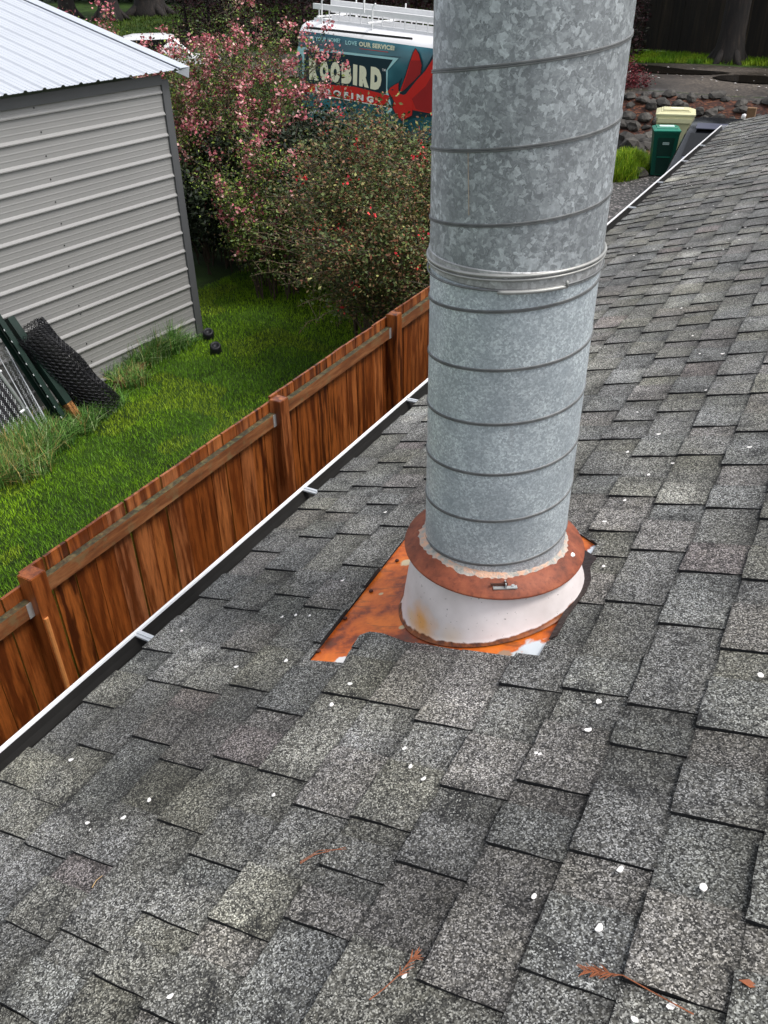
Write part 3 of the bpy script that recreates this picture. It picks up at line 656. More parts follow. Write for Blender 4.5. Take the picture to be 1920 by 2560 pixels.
m = MB(); m.prism([rp(s, y, .0001) for s, y in vis], rp(0, 0, .0012) - rp(0, 0, 0)); adopt(m.build('base_plate', mat_rust_plate()), flash)
m = MB()                                            # flat dark sheet over the black gap right of the cone
tar = [roof_at(*q) for q in [(1450,1370),(1492,1395),(1476,1418),(1478,1450),(1466,1480),(1420,1540),(1395,1590),(1372,1600),(1440,1480),(1456,1440)]]  # outline of the dark gap sheet
m.prism([rp(s, y, .0115) for s, y in tar], rp(0, 0, .002) - rp(0, 0, 0)); adopt(m.build('dark_gap_sheet', simple('gap_black', (.015, .006, .004), .45, 0, .6, 60, bump=.5)), flash)
def roofz(x, y): return x * TP - CH - .011
m = MB(); n = 72; vs = []; prof = [(0.244, 0, .0042), (.240, 0, .0075), (.2365, 0.0, .012), (.233, .0, .022), (.228, .18, 0), (.218, .5, 0), (.207, .8, 0), (.200, 1, 0)]
ztop = -1.246
for r_, t, h_ in prof:
    for k in range(n):
        a = 2 * math.pi * k / n; x_, y_ = PX + r_ * math.sin(a), PY + r_ * math.cos(a); zb_ = roofz(x_, y_) + .010
        z_ = (roofz(x_, y_) + h_ / CP) if t == 0 else zb_ + .016 + (ztop - zb_ - .016) * t
        vs.append((x_, y_, z_)); 
m.add(vs, [(i * n + k, i * n + (k + 1) % n, (i + 1) * n + (k + 1) % n, (i + 1) * n + k) for i in range(len(prof) - 1) for k in range(n)])
m.c = [(min(1, max(0, (v_[2] - roofz(v_[0], v_[1]) - .008) / .06)),) * 3 for v_ in m.v]
MT['cone'] = mat_cone(); cone = m.build('cone', MT['cone'], smooth=True); adopt(cone, flash)
m = MB(); q0 = Vector(on_cyl(1417, 1452, .208)); q1 = Vector(on_cyl(1438, 1492, .232)); m.tube([q0, q1], .0035, 6); adopt(m.build('cone_seam', MT['cone']), flash)
for (px, py) in [(991, 1397), (926, 1473), (861, 1541), (794, 1623)]:
    s, y = roof_at(px, py); m = MB(); c_ = rp(s, y, .0035); nrm = rp(0, 0, 1) - rp(0, 0, 0)
    m.tube([c_, c_ + nrm * .003, c_ + nrm * .005], [.0065, .006, .003], 10); adopt(m.build('nail', MT['nail'], smooth=True), flash)

pipe = thing('vent_pipe', 'tall galvanised spiral steel pipe rising through the roof', 'pipe', (PX, PY, roofz(PX, PY)))
ZB = -.512; ZT = .62
def shell(z0, z1, r_, flare=None):
    prof = [(r_ - .004, z0 - .002), (r_, z0)] + [(r_, z0 + (z1 - z0) * i / 8) for i in range(1, 9)] + [(r_ - .004, z1)]
    m = MB(); m.lathe(prof, (PX, PY), 96); return m
low = adopt(smooth_sharp(shell(-1.30, ZB - .02, PR).build('lower_section', MT['zinc_lo'])), pipe)
upp = adopt(smooth_sharp(shell(ZB - .005, ZT, PR + .0015).build('upper_section', MT['zinc_hi'])), pipe)
def helix(z_left, pitch, z_min, z_max, r_, name, parent):
    # z_left: height on the left silhouette; rises counter-clockwise seen from above the front: left -> right
    pts = []; th_left = math.atan2(-math.cos(PA) , math.sin(PA)) # direction to the left of the view
    turns0 = math.floor((z_min - z_left) / pitch); turns1 = math.ceil((z_max - z_left) / pitch); nn_ = int((turns1 - turns0) * 72)
    # unit vectors: toward camera (front) and left
    fx, fy = -math.sin(PA), -math.cos(PA); lx, ly = -math.cos(PA), math.sin(PA)
    for i in range(nn_ + 1):
        t = turns0 + i / 72; z_ = z_left + pitch * t
        if z_ < z_min or z_ > z_max: continue
        a = 2 * math.pi * t; dx = lx * math.cos(a) + fx * math.sin(a); dy = ly * math.cos(a) + fy * math.sin(a); pts.append((dx, dy, z_))
    m = MB(); secs = [(r_ - .001, .0040), (r_ + .0024, .0028), (r_ + .0024, .0005), (r_ + .0012, .0000), (r_ + .0024, -.0005), (r_ + .0024, -.0028), (r_ - .001, -.0040)]
    vs = [(PX + dx * q, PY + dy * q, z_ + dz) for dx, dy, z_ in pts for q, dz in secs]; ns = len(secs)
    m.add(vs, [(i * ns + j, i * ns + j + 1, (i + 1) * ns + j + 1, (i + 1) * ns + j) for i in range(len(pts) - 1) for j in range(ns - 1)])
    o = m.build(name, MT['seam'], smooth=False); adopt(o, pipe); return o
helix(-.185, .1305, -.470, .60, PR + .0015, 'spiral_seam', upp)
helix(-.6092, .1232, -1.29, -.530, PR, 'spiral_seam', low)
m = MB(); qa = on_cyl(1170, 372, PR + .0022); qb = on_cyl(1172, 538, PR + .0022); m.tube([qa, qb], .0012, 4); adopt(m.build('lap_seam', simple('rusty_lap', (.34, .30, .24), .6, .2, .4, 120)), pipe)
# coupling band with its beads and draw rod
m = MB(); prof = [(PR, -.500), (PR + .0035, -.503), (PR + .0035, -.512), (PR + .003, -.530), (PR + .003, -.535), (PR, -.538)]
m.lathe(prof, (PX, PY), 96); cb = adopt(smooth_sharp(m.build('coupling_band', MT['zinc_band'])), pipe)
m = MB(); ringp = lambda r_, z_, a: (PX + r_ * math.sin(a), PY + r_ * math.cos(a), z_ + .010 * math.sin(a - PA))
for zz, rad in ((-.508, .0036), (-.516, .0026)):
    pts = [ringp(PR + .005, zz, 2 * math.pi * k / 96) for k in range(97)]; m.tube(pts, rad, 8, cap=False)
adopt(m.build('band_bead', MT['bead'], smooth=True), pipe)
m = MB(); pts = [ringp(PR + .005, -.536, 2 * math.pi * k / 96) for k in range(97)]; m.tube(pts, .0022, 6, cap=False); adopt(m.build('band_lower_edge', MT['seam'], smooth=True), pipe)
m = MB(); a0 = math.atan2(on_cyl(1250, 700, PR)[0] - PX, on_cyl(1250, 700, PR)[1] - PY); a1 = math.atan2(on_cyl(1412, 690, PR)[0] - PX, on_cyl(1412, 690, PR)[1] - PY)
a0 %= 2 * math.pi; a1 %= 2 * math.pi
zr = -.538
pts = [ringp(PR + .009, zr, a0 + (a1 - a0) * k / 16) for k in range(17)]; m.tube(pts, .0040, 8)
m.tube([ringp(PR + .012, zr + .012, a1 + (a0 - a1) * .02), ringp(PR + .011, zr, a1)], .003, 6); m.tube([ringp(PR + .006, zr - .003, a0), ringp(PR + .009, zr, a0)], .003, 6)
adopt(m.build('draw_rod', MT['bead'], smooth=True), pipe)
# storm collar: shallow rusty cone clamped round the pipe
m = MB(); rr_ = [(PR + .002, -1.222), (PR + .02, -1.229), (.2265, -1.2505), (.2278, -1.2535), (.2265, -1.2565), (PR + .02, -1.236), (PR + .001, -1.232)]
m.lathe(rr_, (PX, PY), 96)
MT['collar'] = mat_collar(); col_ = adopt(smooth_sharp(m.build('storm_collar', MT['collar']), 50), pipe)
m = MB(); n = 144; vs = []; secs = 5                  # lumpy bead of sealant over the joint
fr = math.atan2(-math.sin(PA), -math.cos(PA))
for k in range(n):
    a = 2 * math.pi * k / n; wv = .014 + .0028 * math.sin(a * 5) + rr.uniform(-.0022, .0022) + (.012 if math.cos(a - fr - .9) > .8 else 0) * .4
    up_ = .006 + rr.uniform(-.001, .002)
    for j, (dr, dz) in enumerate([(0, -1.2215 + up_), (.003, -1.2225 + up_ * .6), (wv * .5, -1.2235), (wv * .85, -1.2275 ), (wv, -1.2345)]):
        if j == 4: dz = -1.2222 - (wv) * .5
        vs.append((PX + (PR + dr) * math.sin(a), PY + (PR + dr) * math.cos(a), dz))
m.add(vs, [(k * secs + j, k * secs + j + 1, ((k + 1) % n) * secs + j + 1, ((k + 1) % n) * secs + j) for k in range(n) for j in range(secs - 1)])
adopt(m.build('sealant', MT['seal'], smooth=True), pipe)
def on_collar(px, py):
    q = on_cyl(px, py, .205)
    for _ in range(8):
        rr2 = math.hypot(q[0] - PX, q[1] - PY); z_ = -1.222 - (rr2 - PR) * .56; q = on_z(px, py, z_)
    return Vector(q)
p0 = on_collar(1232, 1470); p1 = on_collar(1292, 1468); ax_ = (p1 - p0).normalized(); nz = Vector((0, 0, 1)); side_ = ax_.cross(nz)
m = MB(); rot = Matrix((ax_, nz.cross(ax_), nz)).transposed()
ctr = (p0 + p1) / 2; m.box(ctr + nz * .003, ((p1 - p0).length, .017, .003), rot); m.box(ctr + nz * .009 + ax_ * .001, (.003, .017, .014), rot)
m.tube([p1 - ax_ * .009 + nz * .004, p1 - ax_ * .009 + nz * .0065], .0042, 10)
clamp = m.build('clamp_tab', MT['bracket']); clamp.parent = col_; clamp.matrix_parent_inverse = (Matrix.Translation(Vector(pipe.location))).inverted() @ Matrix.Translation(Vector(pipe.location)); 
m = MB(); m.tube([p0 - ax_ * .006 + nz * .011, ctr + ax_ * .006 + nz * .011], .0026, 8); m.tube([ctr - ax_ * .001 + nz * .011, ctr + ax_ * .004 + nz * .011], .0065, 6)
b_ = m.build('bolt', MT['rustbolt']); b_.parent = col_
q = on_collar(1428, 1387); m = MB(); m.tube([q, q + nz * .003, q + nz * .004], [.010, .008, .003], 9); c_ = m.build('sealant_dab', MT['petal'], smooth=True); c_.parent = col_

# ------------------------------------------------------------------ things lying on the roof
petal_px = [(455,1579),(857,1453),(706,1544),(740,1540),(775,1541),(801,1478),(876,1712),(592,1669),(716,1654),(830,1764),(1012,1873),(1027,1919),(685,1990),(374,2003),(310,2046),(220,2060),(228,2079),(179,1902),(964,1282),
 (1551,2177),(1336,2244),(1759,2222),(1499,2323),(1679,2518),(1012,2443),(428,2493),(1423,1694),(1498,1757),(1472,1827),(1346,1887),(1562,1253),(1510,1418),(1512,1306),(1764,977),(1622,1189),(1902,1691),(1874,1120),
 (1678,458),(1717,460),(1729,465),(1684,475),(1791,472),(1699,520),(1713,518),(1784,515),(1662,545),(1721,553),(1551,561),(1550,590),(1692,574),(1807,544),(1841,537),(1864,569),(1636,624),(1585,640),(1719,622),(1729,620),(1809,625),(1822,598),(1849,600),(1726,656),(1735,659),(1699,674),(1732,841),(1703,772),(1750,886),(1807,886),(1864,343),(1849,384),(1829,362),(1594,1032),(1647,1087),(1682,1160),(1569,1132),(1583,1740),(1060,1949),(1588,2552)]
def petal_mesh(r_):
    m = MB(); n = 8; vs = [(0, 0, .0015)]
    for k in range(n): a = 2 * math.pi * k / n; q = r_.uniform(.8, 1.1); vs.append((math.cos(a) * .0085 * q, math.sin(a) * .006 * q, .0008 + .002 * abs(math.cos(a))))
    m.add(vs, [(0, 1 + k, 1 + (k + 1) % n) for k in range(n)]); m.add([(x_, y_, z_ - .0008) for x_, y_, z_ in vs], [(0, 1 + (k + 1) % n, 1 + k) for k in range(n)])
    me = m.build('white_petal', MT['petal'], smooth=True); d = me.data; bpy.data.objects.remove(me); return d
pm = [petal_mesh(rr) for _ in range(5)]
roofq = Matrix.Rotation(-PIT, 4, 'Y')
for (px, py) in petal_px:
    s, y = roof_at(px, py); o = link('white_petal', pm[rr.randrange(5)]); sc_ = rr.uniform(.62, 1.0)
    o.matrix_world = Matrix.Translation(rp(s, y, .0125)) @ roofq @ Matrix.Rotation(rr.uniform(0, 6.28), 4, 'Z') @ Matrix.Scale(sc_, 4)
    tag(o, 'small white fallen petal lying on the grey shingles', 'petal', 'fallen white petals on the roof')
for (px, py, lab) in [(912, 1100, 'white petal lying in the dark gutter trough, nearer the pipe'), (954, 1070, 'white petal in the dark gutter trough, just right of the other one')]:
    o = link('white_petal', pm[0]); o.location = Vector(on_z(px, py, GZ - .082)); tag(o, lab, 'petal', 'petals in the gutter')
def twig(pxs, label, r0=.0016, needles=True, mat='needle', name='conifer_sprig', start=0, dens=26):
    P = [rp(*roof_at(*q), .014 + .004 * (i % 2)) for i, q in enumerate(pxs)]; m = MB()
    pts = []
    for i in range(len(P) - 1):
        for u in (0, .34, .67): pts.append(P[i].lerp(P[i + 1], u))
    pts.append(P[-1]); m.tube(pts, [r0 * (1 - .5 * i / len(pts)) for i in range(len(pts))], 5)
    if needles:
        L = len(pts)
        for _ in range(dens):
            t = rr.random() * needles; k = int((1 - t) * (L - 1.01)); d = (pts[k + 1] - pts[k]).normalized(); c_ = pts[k].lerp(pts[k + 1], rr.random())
            sd__ = d.cross(Vector((0, 0, 1))).normalized() * rr.choice((-1, 1)); e = c_ + d * rr.uniform(.008, .018) + sd__ * rr.uniform(.003, .012) + Vector((0, 0, rr.uniform(-.001, .005)))
            m.tube([c_, (c_ + e) / 2 + Vector((0, 0, .001)), e], [.0006, .0008, .0003], 4)
    o = m.build(name, MT[mat]); put(o, P[0]); return tag(o, label, 'twig')
twig([(925, 2503), (965, 2478), (1005, 2435), (1030, 2405), (1041, 2394)], 'short rusty brown conifer sprig near the middle of the bottom edge', .0011, .55)
twig([(1735, 2540), (1690, 2520), (1625, 2480), (1560, 2447), (1500, 2433), (1462, 2436)], 'long rusty brown conifer sprig with a bushy left tip, in the bottom right corner', .0012, .35, dens=40)
twig([(752, 2162), (790, 2143), (830, 2130), (867, 2125)], 'curved pair of brown pine needles below the middle of the roof', .0010, False, name='pine_needle')
twig([(752, 2158), (800, 2133), (867, 2126)], 'thin brown pine needle lying against the curved pair', .0008, False, name='pine_needle')
twig([(232, 2222), (245, 2207), (258, 2192)], 'short straw coloured needle on the left of the roof', .0010, False, 'straw', 'pine_needle')
s, y = roof_at(1871, 2465); m = MB(); c_ = rp(s, y, .0145)
m.add([c_ + Vector(q) for q in [(-.012, 0, 0), (0, .006, .003), (.013, .002, .001), (.002, -.006, .004)]], [(0, 3, 2, 1)]); m.add([c_ + Vector(q) for q in [(-.012, 0, -.001), (0, .006, .002), (.013, .002, 0), (.002, -.006, .003)]], [(0, 1, 2, 3)])
tag(put(m.build('dry_leaf', MT['needle']), c_), 'small curled orange brown leaf in the bottom right corner', 'leaf')

# ------------------------------------------------------------------ cedar fence
FZ = -2.50
posts = [(on_z(88, 1436, FZ), FZ), (on_z(705, 998, FZ + .01), FZ + .01), (on_z(990, 784, FZ + .05), FZ + .05)]
ys_p = [posts[0][0][1] - 2.15, posts[0][0][1], posts[1][0][1], posts[2][0][1], posts[2][0][1] + 2.1, posts[2][0][1] + 4.2, posts[2][0][1] + 6.3]
zs_p = [FZ - .05, FZ, FZ + .01, FZ + .05, FZ + .05, FZ + .07, FZ + .07]
FX = -3.09
fence = thing('cedar_fence', 'reddish brown cedar board fence between the lawn and the house', 'fence', (FX, ys_p[1], -H))
def tapered_box(a, b, mat, name, parent, jit=.0):
    m = MB(); m.b2(a, b); o = m.build(name, mat); return adopt(o, parent)
for i, (y, z_) in enumerate(zip(ys_p, zs_p)):
    m = MB(); m.b2((FX - .05, y - .047, -H), (FX + .044, y + .047, z_ - .004)); m.b2((FX - .046, y - .043, z_ - .004), (FX + .040, y + .043, z_))
    adopt(m.build('post', MT['cedar']), fence)
for i in range(len(ys_p) - 1):
    ya, yb = ys_p[i] + .048, ys_p[i + 1] - .048; zt = (zs_p[i] + zs_p[i + 1]) / 2 + (0 if i else -.03) - .02
    if i == 1: zt = zs_p[1] - .01
    if i == 2: zt = zs_p[2] + .01
    zr_ = zt - .075
    for zz in (zr_, -H + .5): tapered_box((FX - .048, ya, zz - .088), (FX - .006, yb, zz), MT['rail'], 'rail', fence)
    tapered_box((FX - .006, ya - .004, zr_ - .09), (FX - .003, ya + .03, zr_ - .002), MT['bracket'], 'rail_bracket', fence)
    tapered_box((FX - .006, yb - .03, zr_ - .09), (FX - .003, yb + .004, zr_ - .002), MT['bracket'], 'rail_bracket', fence)
    y = ys_p[i] - .02
    while y < ys_p[i + 1] - .03:
        w_ = .138 + rr.uniform(-.003, .003); gp = rr.choice([.003, .004, .006, .012]); m = MB(); j = rr.uniform(-.003, .003); ln_ = rr.uniform(-.004, .004); dx = rr.uniform(0, .003)
        y2 = min(y + w_, ys_p[i + 1] + .02)
        a = [(FX - .069 - dx, y, -H + .04), (FX - .069 - dx, y2, -H + .04), (FX - .069 - dx, y2 + ln_, zt + j + rr.uniform(-.0015, .0015)), (FX - .069 - dx, y + ln_, zt + j)]
        m.prism(a, (.017, 0, 0)); adopt(m.build('board', MT['cedar']), fence); y = y2 + gp
m = MB(); pA = on_plane(115, 1545, (1, 0, 0), FX + .047); pB = on_plane(170, 1710, (1, 0, 0), FX + .047); m.tube([(FX + .046, pA[1], pA[2]), (FX + .046, pA[1] + .004, -3.7)], .013, 8)
adopt(m.build('wood_strip', simple('fresh_orange_wood', (.55, .21, .06), .6, 0, .2, 30)), fence)

# ------------------------------------------------------------------ shed
WY = np.array([.068, .9977, 0]); WY /= np.linalg.norm(WY); WN = np.array([WY[1], -WY[0], 0]); SCN = np.array([-7.39, 8.31, -H])
shed = thing('metal_shed', 'grey metal shed with ribbed siding and a pale ribbed steel roof', 'shed', tuple(SCN), -math.atan2(WY[0], WY[1]))
# local frame: y along the wall (away), x = outward normal, z up
def prof_strip(m, prof, y0_, y1_):                  # prof: (x,z) along height; closed thin sheet
    back_ = [(a - .004, b) for a, b in prof]; pl = prof + back_[::-1]; n_ = len(pl)
    m.add([(a, y0_, b) for a, b in pl] + [(a, y1_, b) for a, b in pl], [(i, (i + 1) % n_, n_ + (i + 1) % n_, n_ + i)[::-1] for i in range(n_)] + [tuple(range(n_)), tuple(range(n_, 2 * n_))[::-1]])
RP = .2286; WT = 3.02; Lw = 8.2
k = 0; z = 0.0
while k < 14:
    m = MB(); pr = []
    for j in range(k, min(k + 4, 14)):
        zz = j * RP
        pr += [(0, zz), (.0, zz + .010), (.020, zz + .016), (.021, zz + .027), (.012, zz + .041), (0, zz + .054)]
        for q in (.105, .165): pr += [(0, zz + q - .010), (.0016, zz + q - .004), (.0016, zz + q + .004), (0, zz + q + .010)]
    pr.append((0, min(k + 4, 14) * RP - .0005)); pr = [(a, min(b, WT + .12)) for a, b in pr]
    prof_strip(m, pr, -Lw, -.1); m.build('siding_panel', MT['shedwall'], shed); k += 4
m = MB(); m.b2((-.09, -.098, 0), (.026, .012, WT + .10)); m.build('corner_post', MT['shedtrim'], shed)
m = MB(); m.b2((-5.0, -.03, 0), (-.092, -.002, WT - .02)); m.prism([(-5.0, -.03, WT - .02), (-.092, -.03, WT - .02), (-5.0, -.03, WT + 1.25)], (0, .028, 0)); m.build('end_wall', MT['shedwall'], shed)
SPI = R(14.6); ez = -1.075 + H; ex = .15; Lr = 4.2
def sr(u, y_, h_): return (ex - u * math.cos(SPI) - 0 + h_ * math.sin(SPI), y_, ez + u * math.sin(SPI) + h_ * math.cos(SPI))
yend = .225
ks = 0; yr = yend - .20
while yr > -Lw - .3:
    m = MB(); pr = []
    for j in range(4):
        y_ = yr - j * RP
        pr += [(y_ + .028, 0), (y_ + .012, .018), (y_ - .012, .018), (y_ - .028, 0)]
        for q in (.085, .145): pr += [(y_ - q + .008, 0), (y_ - q + .004, .004), (y_ - q - .004, .004), (y_ - q - .008, 0)]
    pr = [(yr + .045, 0)] + pr + [(yr - 4 * RP + .0455, 0)] if ks else [(yr + .10, 0)] + pr + [(yr - 4 * RP + .0455, 0)]
    top_ = [sr(0, a, b) for a, b in pr] + [sr(Lr, a, b) for a, b in pr]; n_ = len(pr)
    bt = [sr(0, a, b - .003) for a, b in pr] + [sr(Lr, a, b - .003) for a, b in pr]
    m.add(top_ + bt, [(i, n_ + i, n_ + i + 1, i + 1)[::-1] for i in range(n_ - 1)] + [(2 * n_ + i, 3 * n_ + i, 3 * n_ + i + 1, 2 * n_ + i + 1) for i in range(n_ - 1)] + [(i, i + 1, 2 * n_ + i + 1, 2 * n_ + i)[::-1] for i in range(n_ - 1)])
    m.build('roof_panel', MT['shedroof'], shed); yr -= 4 * RP; ks += 1
m = MB(); m.prism([sr(Lr, -Lw - .3, .0), sr(Lr, -Lw - .3, -.03), (ex - 2 * Lr * math.cos(SPI), -Lw - .3, ez - .03), (ex - 2 * Lr * math.cos(SPI), -Lw - .3, ez)], (0, Lw + .5, 0)); m.build('far_roof_slope', MT['shedroof'], shed)
m = MB(); m.prism([sr(-.02, yend - .14, .021), sr(-.02, yend + .005, .021), sr(-.02, yend + .005, -.10), sr(-.02, yend - .012, -.10), sr(-.02, yend - .012, .014), sr(-.02, yend - .14, .014)], Vector(sr(Lr, 0, 0)) - Vector(sr(-.02, 0, 0))); m.build('rake_trim', simple('rake_trim_steel', (.50, .53, .58), .35, .1, .05), shed)
m = MB(); m.prism([sr(-.02, yend + .006, -.10), sr(-.02, yend + .006, .02), sr(.0, .03, -.02)], (0.002, .0, -.002)); m.build('trim_end_flap', MT['shedroof'], shed)
m = MB(); m.b2((.004, -Lw, WT + .06), (.03, -.1, WT + .16)); m.build('eave_trim', MT['shedtrim'], shed)
scr = MB(); scr.tube([(0, 0, 0), (.006, 0, 0)], [.009, .006], 6); so_ = scr.build('screw', MT['screw'], shed); so_.location = (.003, -1.86, .9); sme = so_.data
for j in range(0, 14):
    for yy in (-1.86, -4.2, -6.6):
        if (j, yy) == (3, -1.86): continue
        o = link('screw', sme, shed); o.location = (.003, yy + rr.uniform(-.02, .02), j * RP + .085)
for u in (.25, 1.5, 2.8):
    for j in range(22):
        o = link('screw', sme, shed); o.location = sr(u, yend - .27 - j * RP + .07, .002); o.rotation_euler = (0, -R(90) + SPI, 0)

# ------------------------------------------------------------------ things leaning on the shed
wall_pt = lambda px, py, off: Vector(on_plane(px, py, WN, WN @ SCN + off))
def frame_to(axis, near=Vector((0, 0, 1))):
    z_ = axis.normalized(); x_ = (near - z_ * near.dot(z_)).normalized(); return x_, z_.cross(x_), z_
top = wall_pt(62, 822, .24); bot = Vector(on_z(262, 1010, zb + .10)); bot.z = zb + .02
roll = thing('mesh_roll', 'black vinyl chain link roll leaning against the shed wall', 'fencing roll', bot)
X_, Y_, Z_ = frame_to(top - bot); Lr_ = (top - bot).length
def netcyl(rad, nd, ph, wire, Lx, jag=0):
    m = MB(); cell = 2 * math.pi * rad / nd; rows = int(Lx / (cell * .55))
    for i in range(nd):
        for sgn in (1, -1):
            P = []
            for j in range(rows + 1):
                a = (i + (.5 if j % 2 else 0) * sgn) * 2 * math.pi / nd + ph; rd = rad + .006 * sgn * (1 if j % 2 else -1) + .012 * math.sin(3 * a + j * .3)
                P.append(bot + (X_ * math.cos(a) + Y_ * math.sin(a)) * rd + Z_ * (j * cell * .55))
            m.tube(P, wire, 3, cap=False)
    return m
for rad, nd, ph in ((.205, 26, 0), (.185, 24, .1), (.160, 20, .2)): adopt(netcyl(rad, nd, ph, .0038, Lr_).build('wire_net', MT['mesh'], kind='stuff'), roll)
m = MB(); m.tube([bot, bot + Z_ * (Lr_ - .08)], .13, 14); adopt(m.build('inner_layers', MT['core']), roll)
def beam(pa, pb, w_, h_, name, mat, near):
    x_, y_, z_ = frame_to(pb - pa, near); rot = Matrix((x_, y_, z_)).transposed(); m = MB(); m.box((pa + pb) / 2, (w_, h_, (pb - pa).length), rot); return m
ta = wall_pt(-22, 770, .12); tb = Vector(on_z(172, 1068, zb + .03))
gp_ = thing('green_post', 'dark green steel channel leaning against the shed, left of the black roll', 'post', tb)
near = Vector((0, -1, .2))
x_, y_, z_ = frame_to(ta - tb, near); rot = Matrix((x_, y_, z_)).transposed(); Lb = (ta - tb).length; mid = (ta + tb) / 2
m = MB()
for (dx, dy, sx, sy) in ((0, 0, .006, .13), (.03, .062, .06, .006), (.03, -.062, .06, .006), (.02, 0, .04, .02)): m.box(mid + x_ * dx + y_ * dy, (sx, sy, Lb), rot)
adopt(m.build('channel', MT['green']), gp_)
m = MB()
for k in range(14): m.box(tb + z_ * (.15 + k * .13) + x_ * .062 + y_ * .062, (.004, .01, .02), rot)
adopt(m.build('slots', MT['band']), gp_)
ta2 = wall_pt(20, 795, .14); tb2 = Vector(on_z(205, 1062, zb + .03))
wp = thing('rotten_post', 'dark wooden post with broken orange rotten foot, between green channel and black roll', 'post', tb2)
x_, y_, z_ = frame_to(ta2 - tb2, near); rot = Matrix((x_, y_, z_)).transposed(); L2 = (ta2 - tb2).length
m = MB(); m.box(tb2 + z_ * (L2 / 2 + .14), (.09, .09, L2 - .28), rot); adopt(m.build('shaft', MT['green']), wp)
m = MB()
for (a, b) in ((-.025, -.022), (.022, -.02), (-.02, .024), (.024, .022)): m.box(tb2 + z_ * (.14 + rr.uniform(-.01, .03)) + x_ * a + y_ * b, (.04, .04, .30 + rr.uniform(-.06, .06)), rot)
adopt(m.build('broken_foot', MT['rotten']), wp)
# chain link gate panel
A = wall_pt(-60, 850, .10); B = Vector(on_z(112, 1092, zb + .02)); C0 = Vector(on_z(-260, 1330, zb + .02)); u_ = (A - B).normalized(); v_ = Vector(-WY); Lg = 1.75; Wg = 1.2; v_ = (v_ - u_ * v_.dot(u_)).normalized()
gate = thing('chain_link_gate', 'galvanised chain link gate panel with a bent pipe frame leaning in the far left grass', 'gate', B)
nrm = u_.cross(v_); 
m = MB(); m.tube([B, B + u_ * (Lg - .25), B + u_ * (Lg - .1) + v_ * .03, B + u_ * (Lg - .02) + v_ * .12, B + u_ * Lg + v_ * .28, B + u_ * Lg + v_ * Wg], .019, 10); adopt(m.build('frame_pipe', MT['galv'], smooth=True), gate)
m = MB(); m.tube([B + u_ * Lg + v_ * .2 + nrm * .001, B + u_ * Lg + v_ * .5], .0205, 10); adopt(m.build('rusty_bend', MT['rustpipe'], smooth=True), gate)
for k in (.35, .8, 1.2):
    m = MB(); m.tube([B + u_ * k + v_ * (-.03), B + u_ * k + v_ * .07], .014, 8); adopt(m.build('tie_band', MT['band']), gate)
m = MB(); cell = .066; nu, nv = int((Lg - .25) / cell), int(Wg / cell)
for j in range(nv):
    P1 = []; P2 = []
    for i in range(nu * 2):
        t_ = cell * .5 * (i % 2) + .03 + j * cell; h_ = .004 * (1 if i % 2 else -1); P1.append(B + u_ * (.02 + i * cell / 2) + v_ * t_ + nrm * h_)
        P2.append(B + u_ * (.02 + i * cell / 2) + v_ * (cell * .5 * ((i + 1) % 2) + .03 + j * cell) - nrm * h_)
    m.tube(P1, .0026, 3, cap=False); m.tube(P2, .0026, 3, cap=False)
adopt(m.build('wire_net', MT['galv'], kind='stuff'), gate)
A2 = wall_pt(12, 868, .08); B2 = Vector(on_z(140, 1098, zb + .02)); u2 = (A2 - B2).normalized(); v2 = Vector(-WY); v2 = (v2 - u2 * v2.dot(u2)).normalized(); n2 = u2.cross(v2)
panel = thing('chain_link_offcut', 'narrow galvanised chain link strip leaning beside the gate panel', 'fencing', B2); Lp = (A2 - B2).length
m = MB()
for j in range(2):
    for ph in (0, 1): m.tube([B2 + u2 * (i * .027) + v2 * (.05 * (j + .5 * ((i + ph) % 2))) + n2 * .003 * (-1) ** i for i in range(int(Lp / .027))], .0022, 3, cap=False)
adopt(m.build('wire_net', MT['galv'], kind='stuff'), panel)
m = MB(); m.tube([B2 - v2 * .01, B2 - v2 * .01 + u2 * Lp], .007, 6); m.tube([B2 + v2 * .11, B2 + v2 * .11 + u2 * Lp], .006, 6); adopt(m.build('edge_rod', MT['galv']), panel)
m = MB(); c_ = wall_pt(-10, 900, .05); d_ = Vector(on_z(70, 1085, zb + .02)); m.prism([d_, d_ + Vector((.2, -1.4, 0)), c_ + Vector((.1, -1.4, 0)), c_], (-.02, 0, .0)); o = m.build('leaning_sheet', MT['tarp']); tag(put(o, d_), 'dark flat sheet leaning on the shed behind the chain link gate', 'panel')
m = MB(); q = Vector(on_z(300, 968, zb)); q2 = Vector(on_z(348, 925, zb)); m.box((q + q2) / 2 + Vector((0, 0, .05)), (.10, (q2 - q).length * 1.2, .09), Matrix.Rotation(-math.atan2((q2 - q).x, (q2 - q).y), 3, 'Z')); tag(put(m.build('old_plank', MT['plank']), q), 'short weathered plank lying in the grass at the shed foot', 'plank')
for (px, py, lab) in [(540, 880, 'black round pipe end in the grass, nearer the camera at the shed corner'), (522, 845, 'black pipe end touching the corner post of the shed')]:
    q = Vector(on_z(px, py, zb)); m = MB(); m.lathe([(.0, .10), (.04, .11), (.045, .13), (.065, .13), (.075, .10), (.08, .0)], (0, 0), 16); o = m.build('drain_cap', MT['tirecap'], smooth=True); o.location = q; o.rotation_euler = (.3, .3, 0); tag(o, lab, 'pipe')

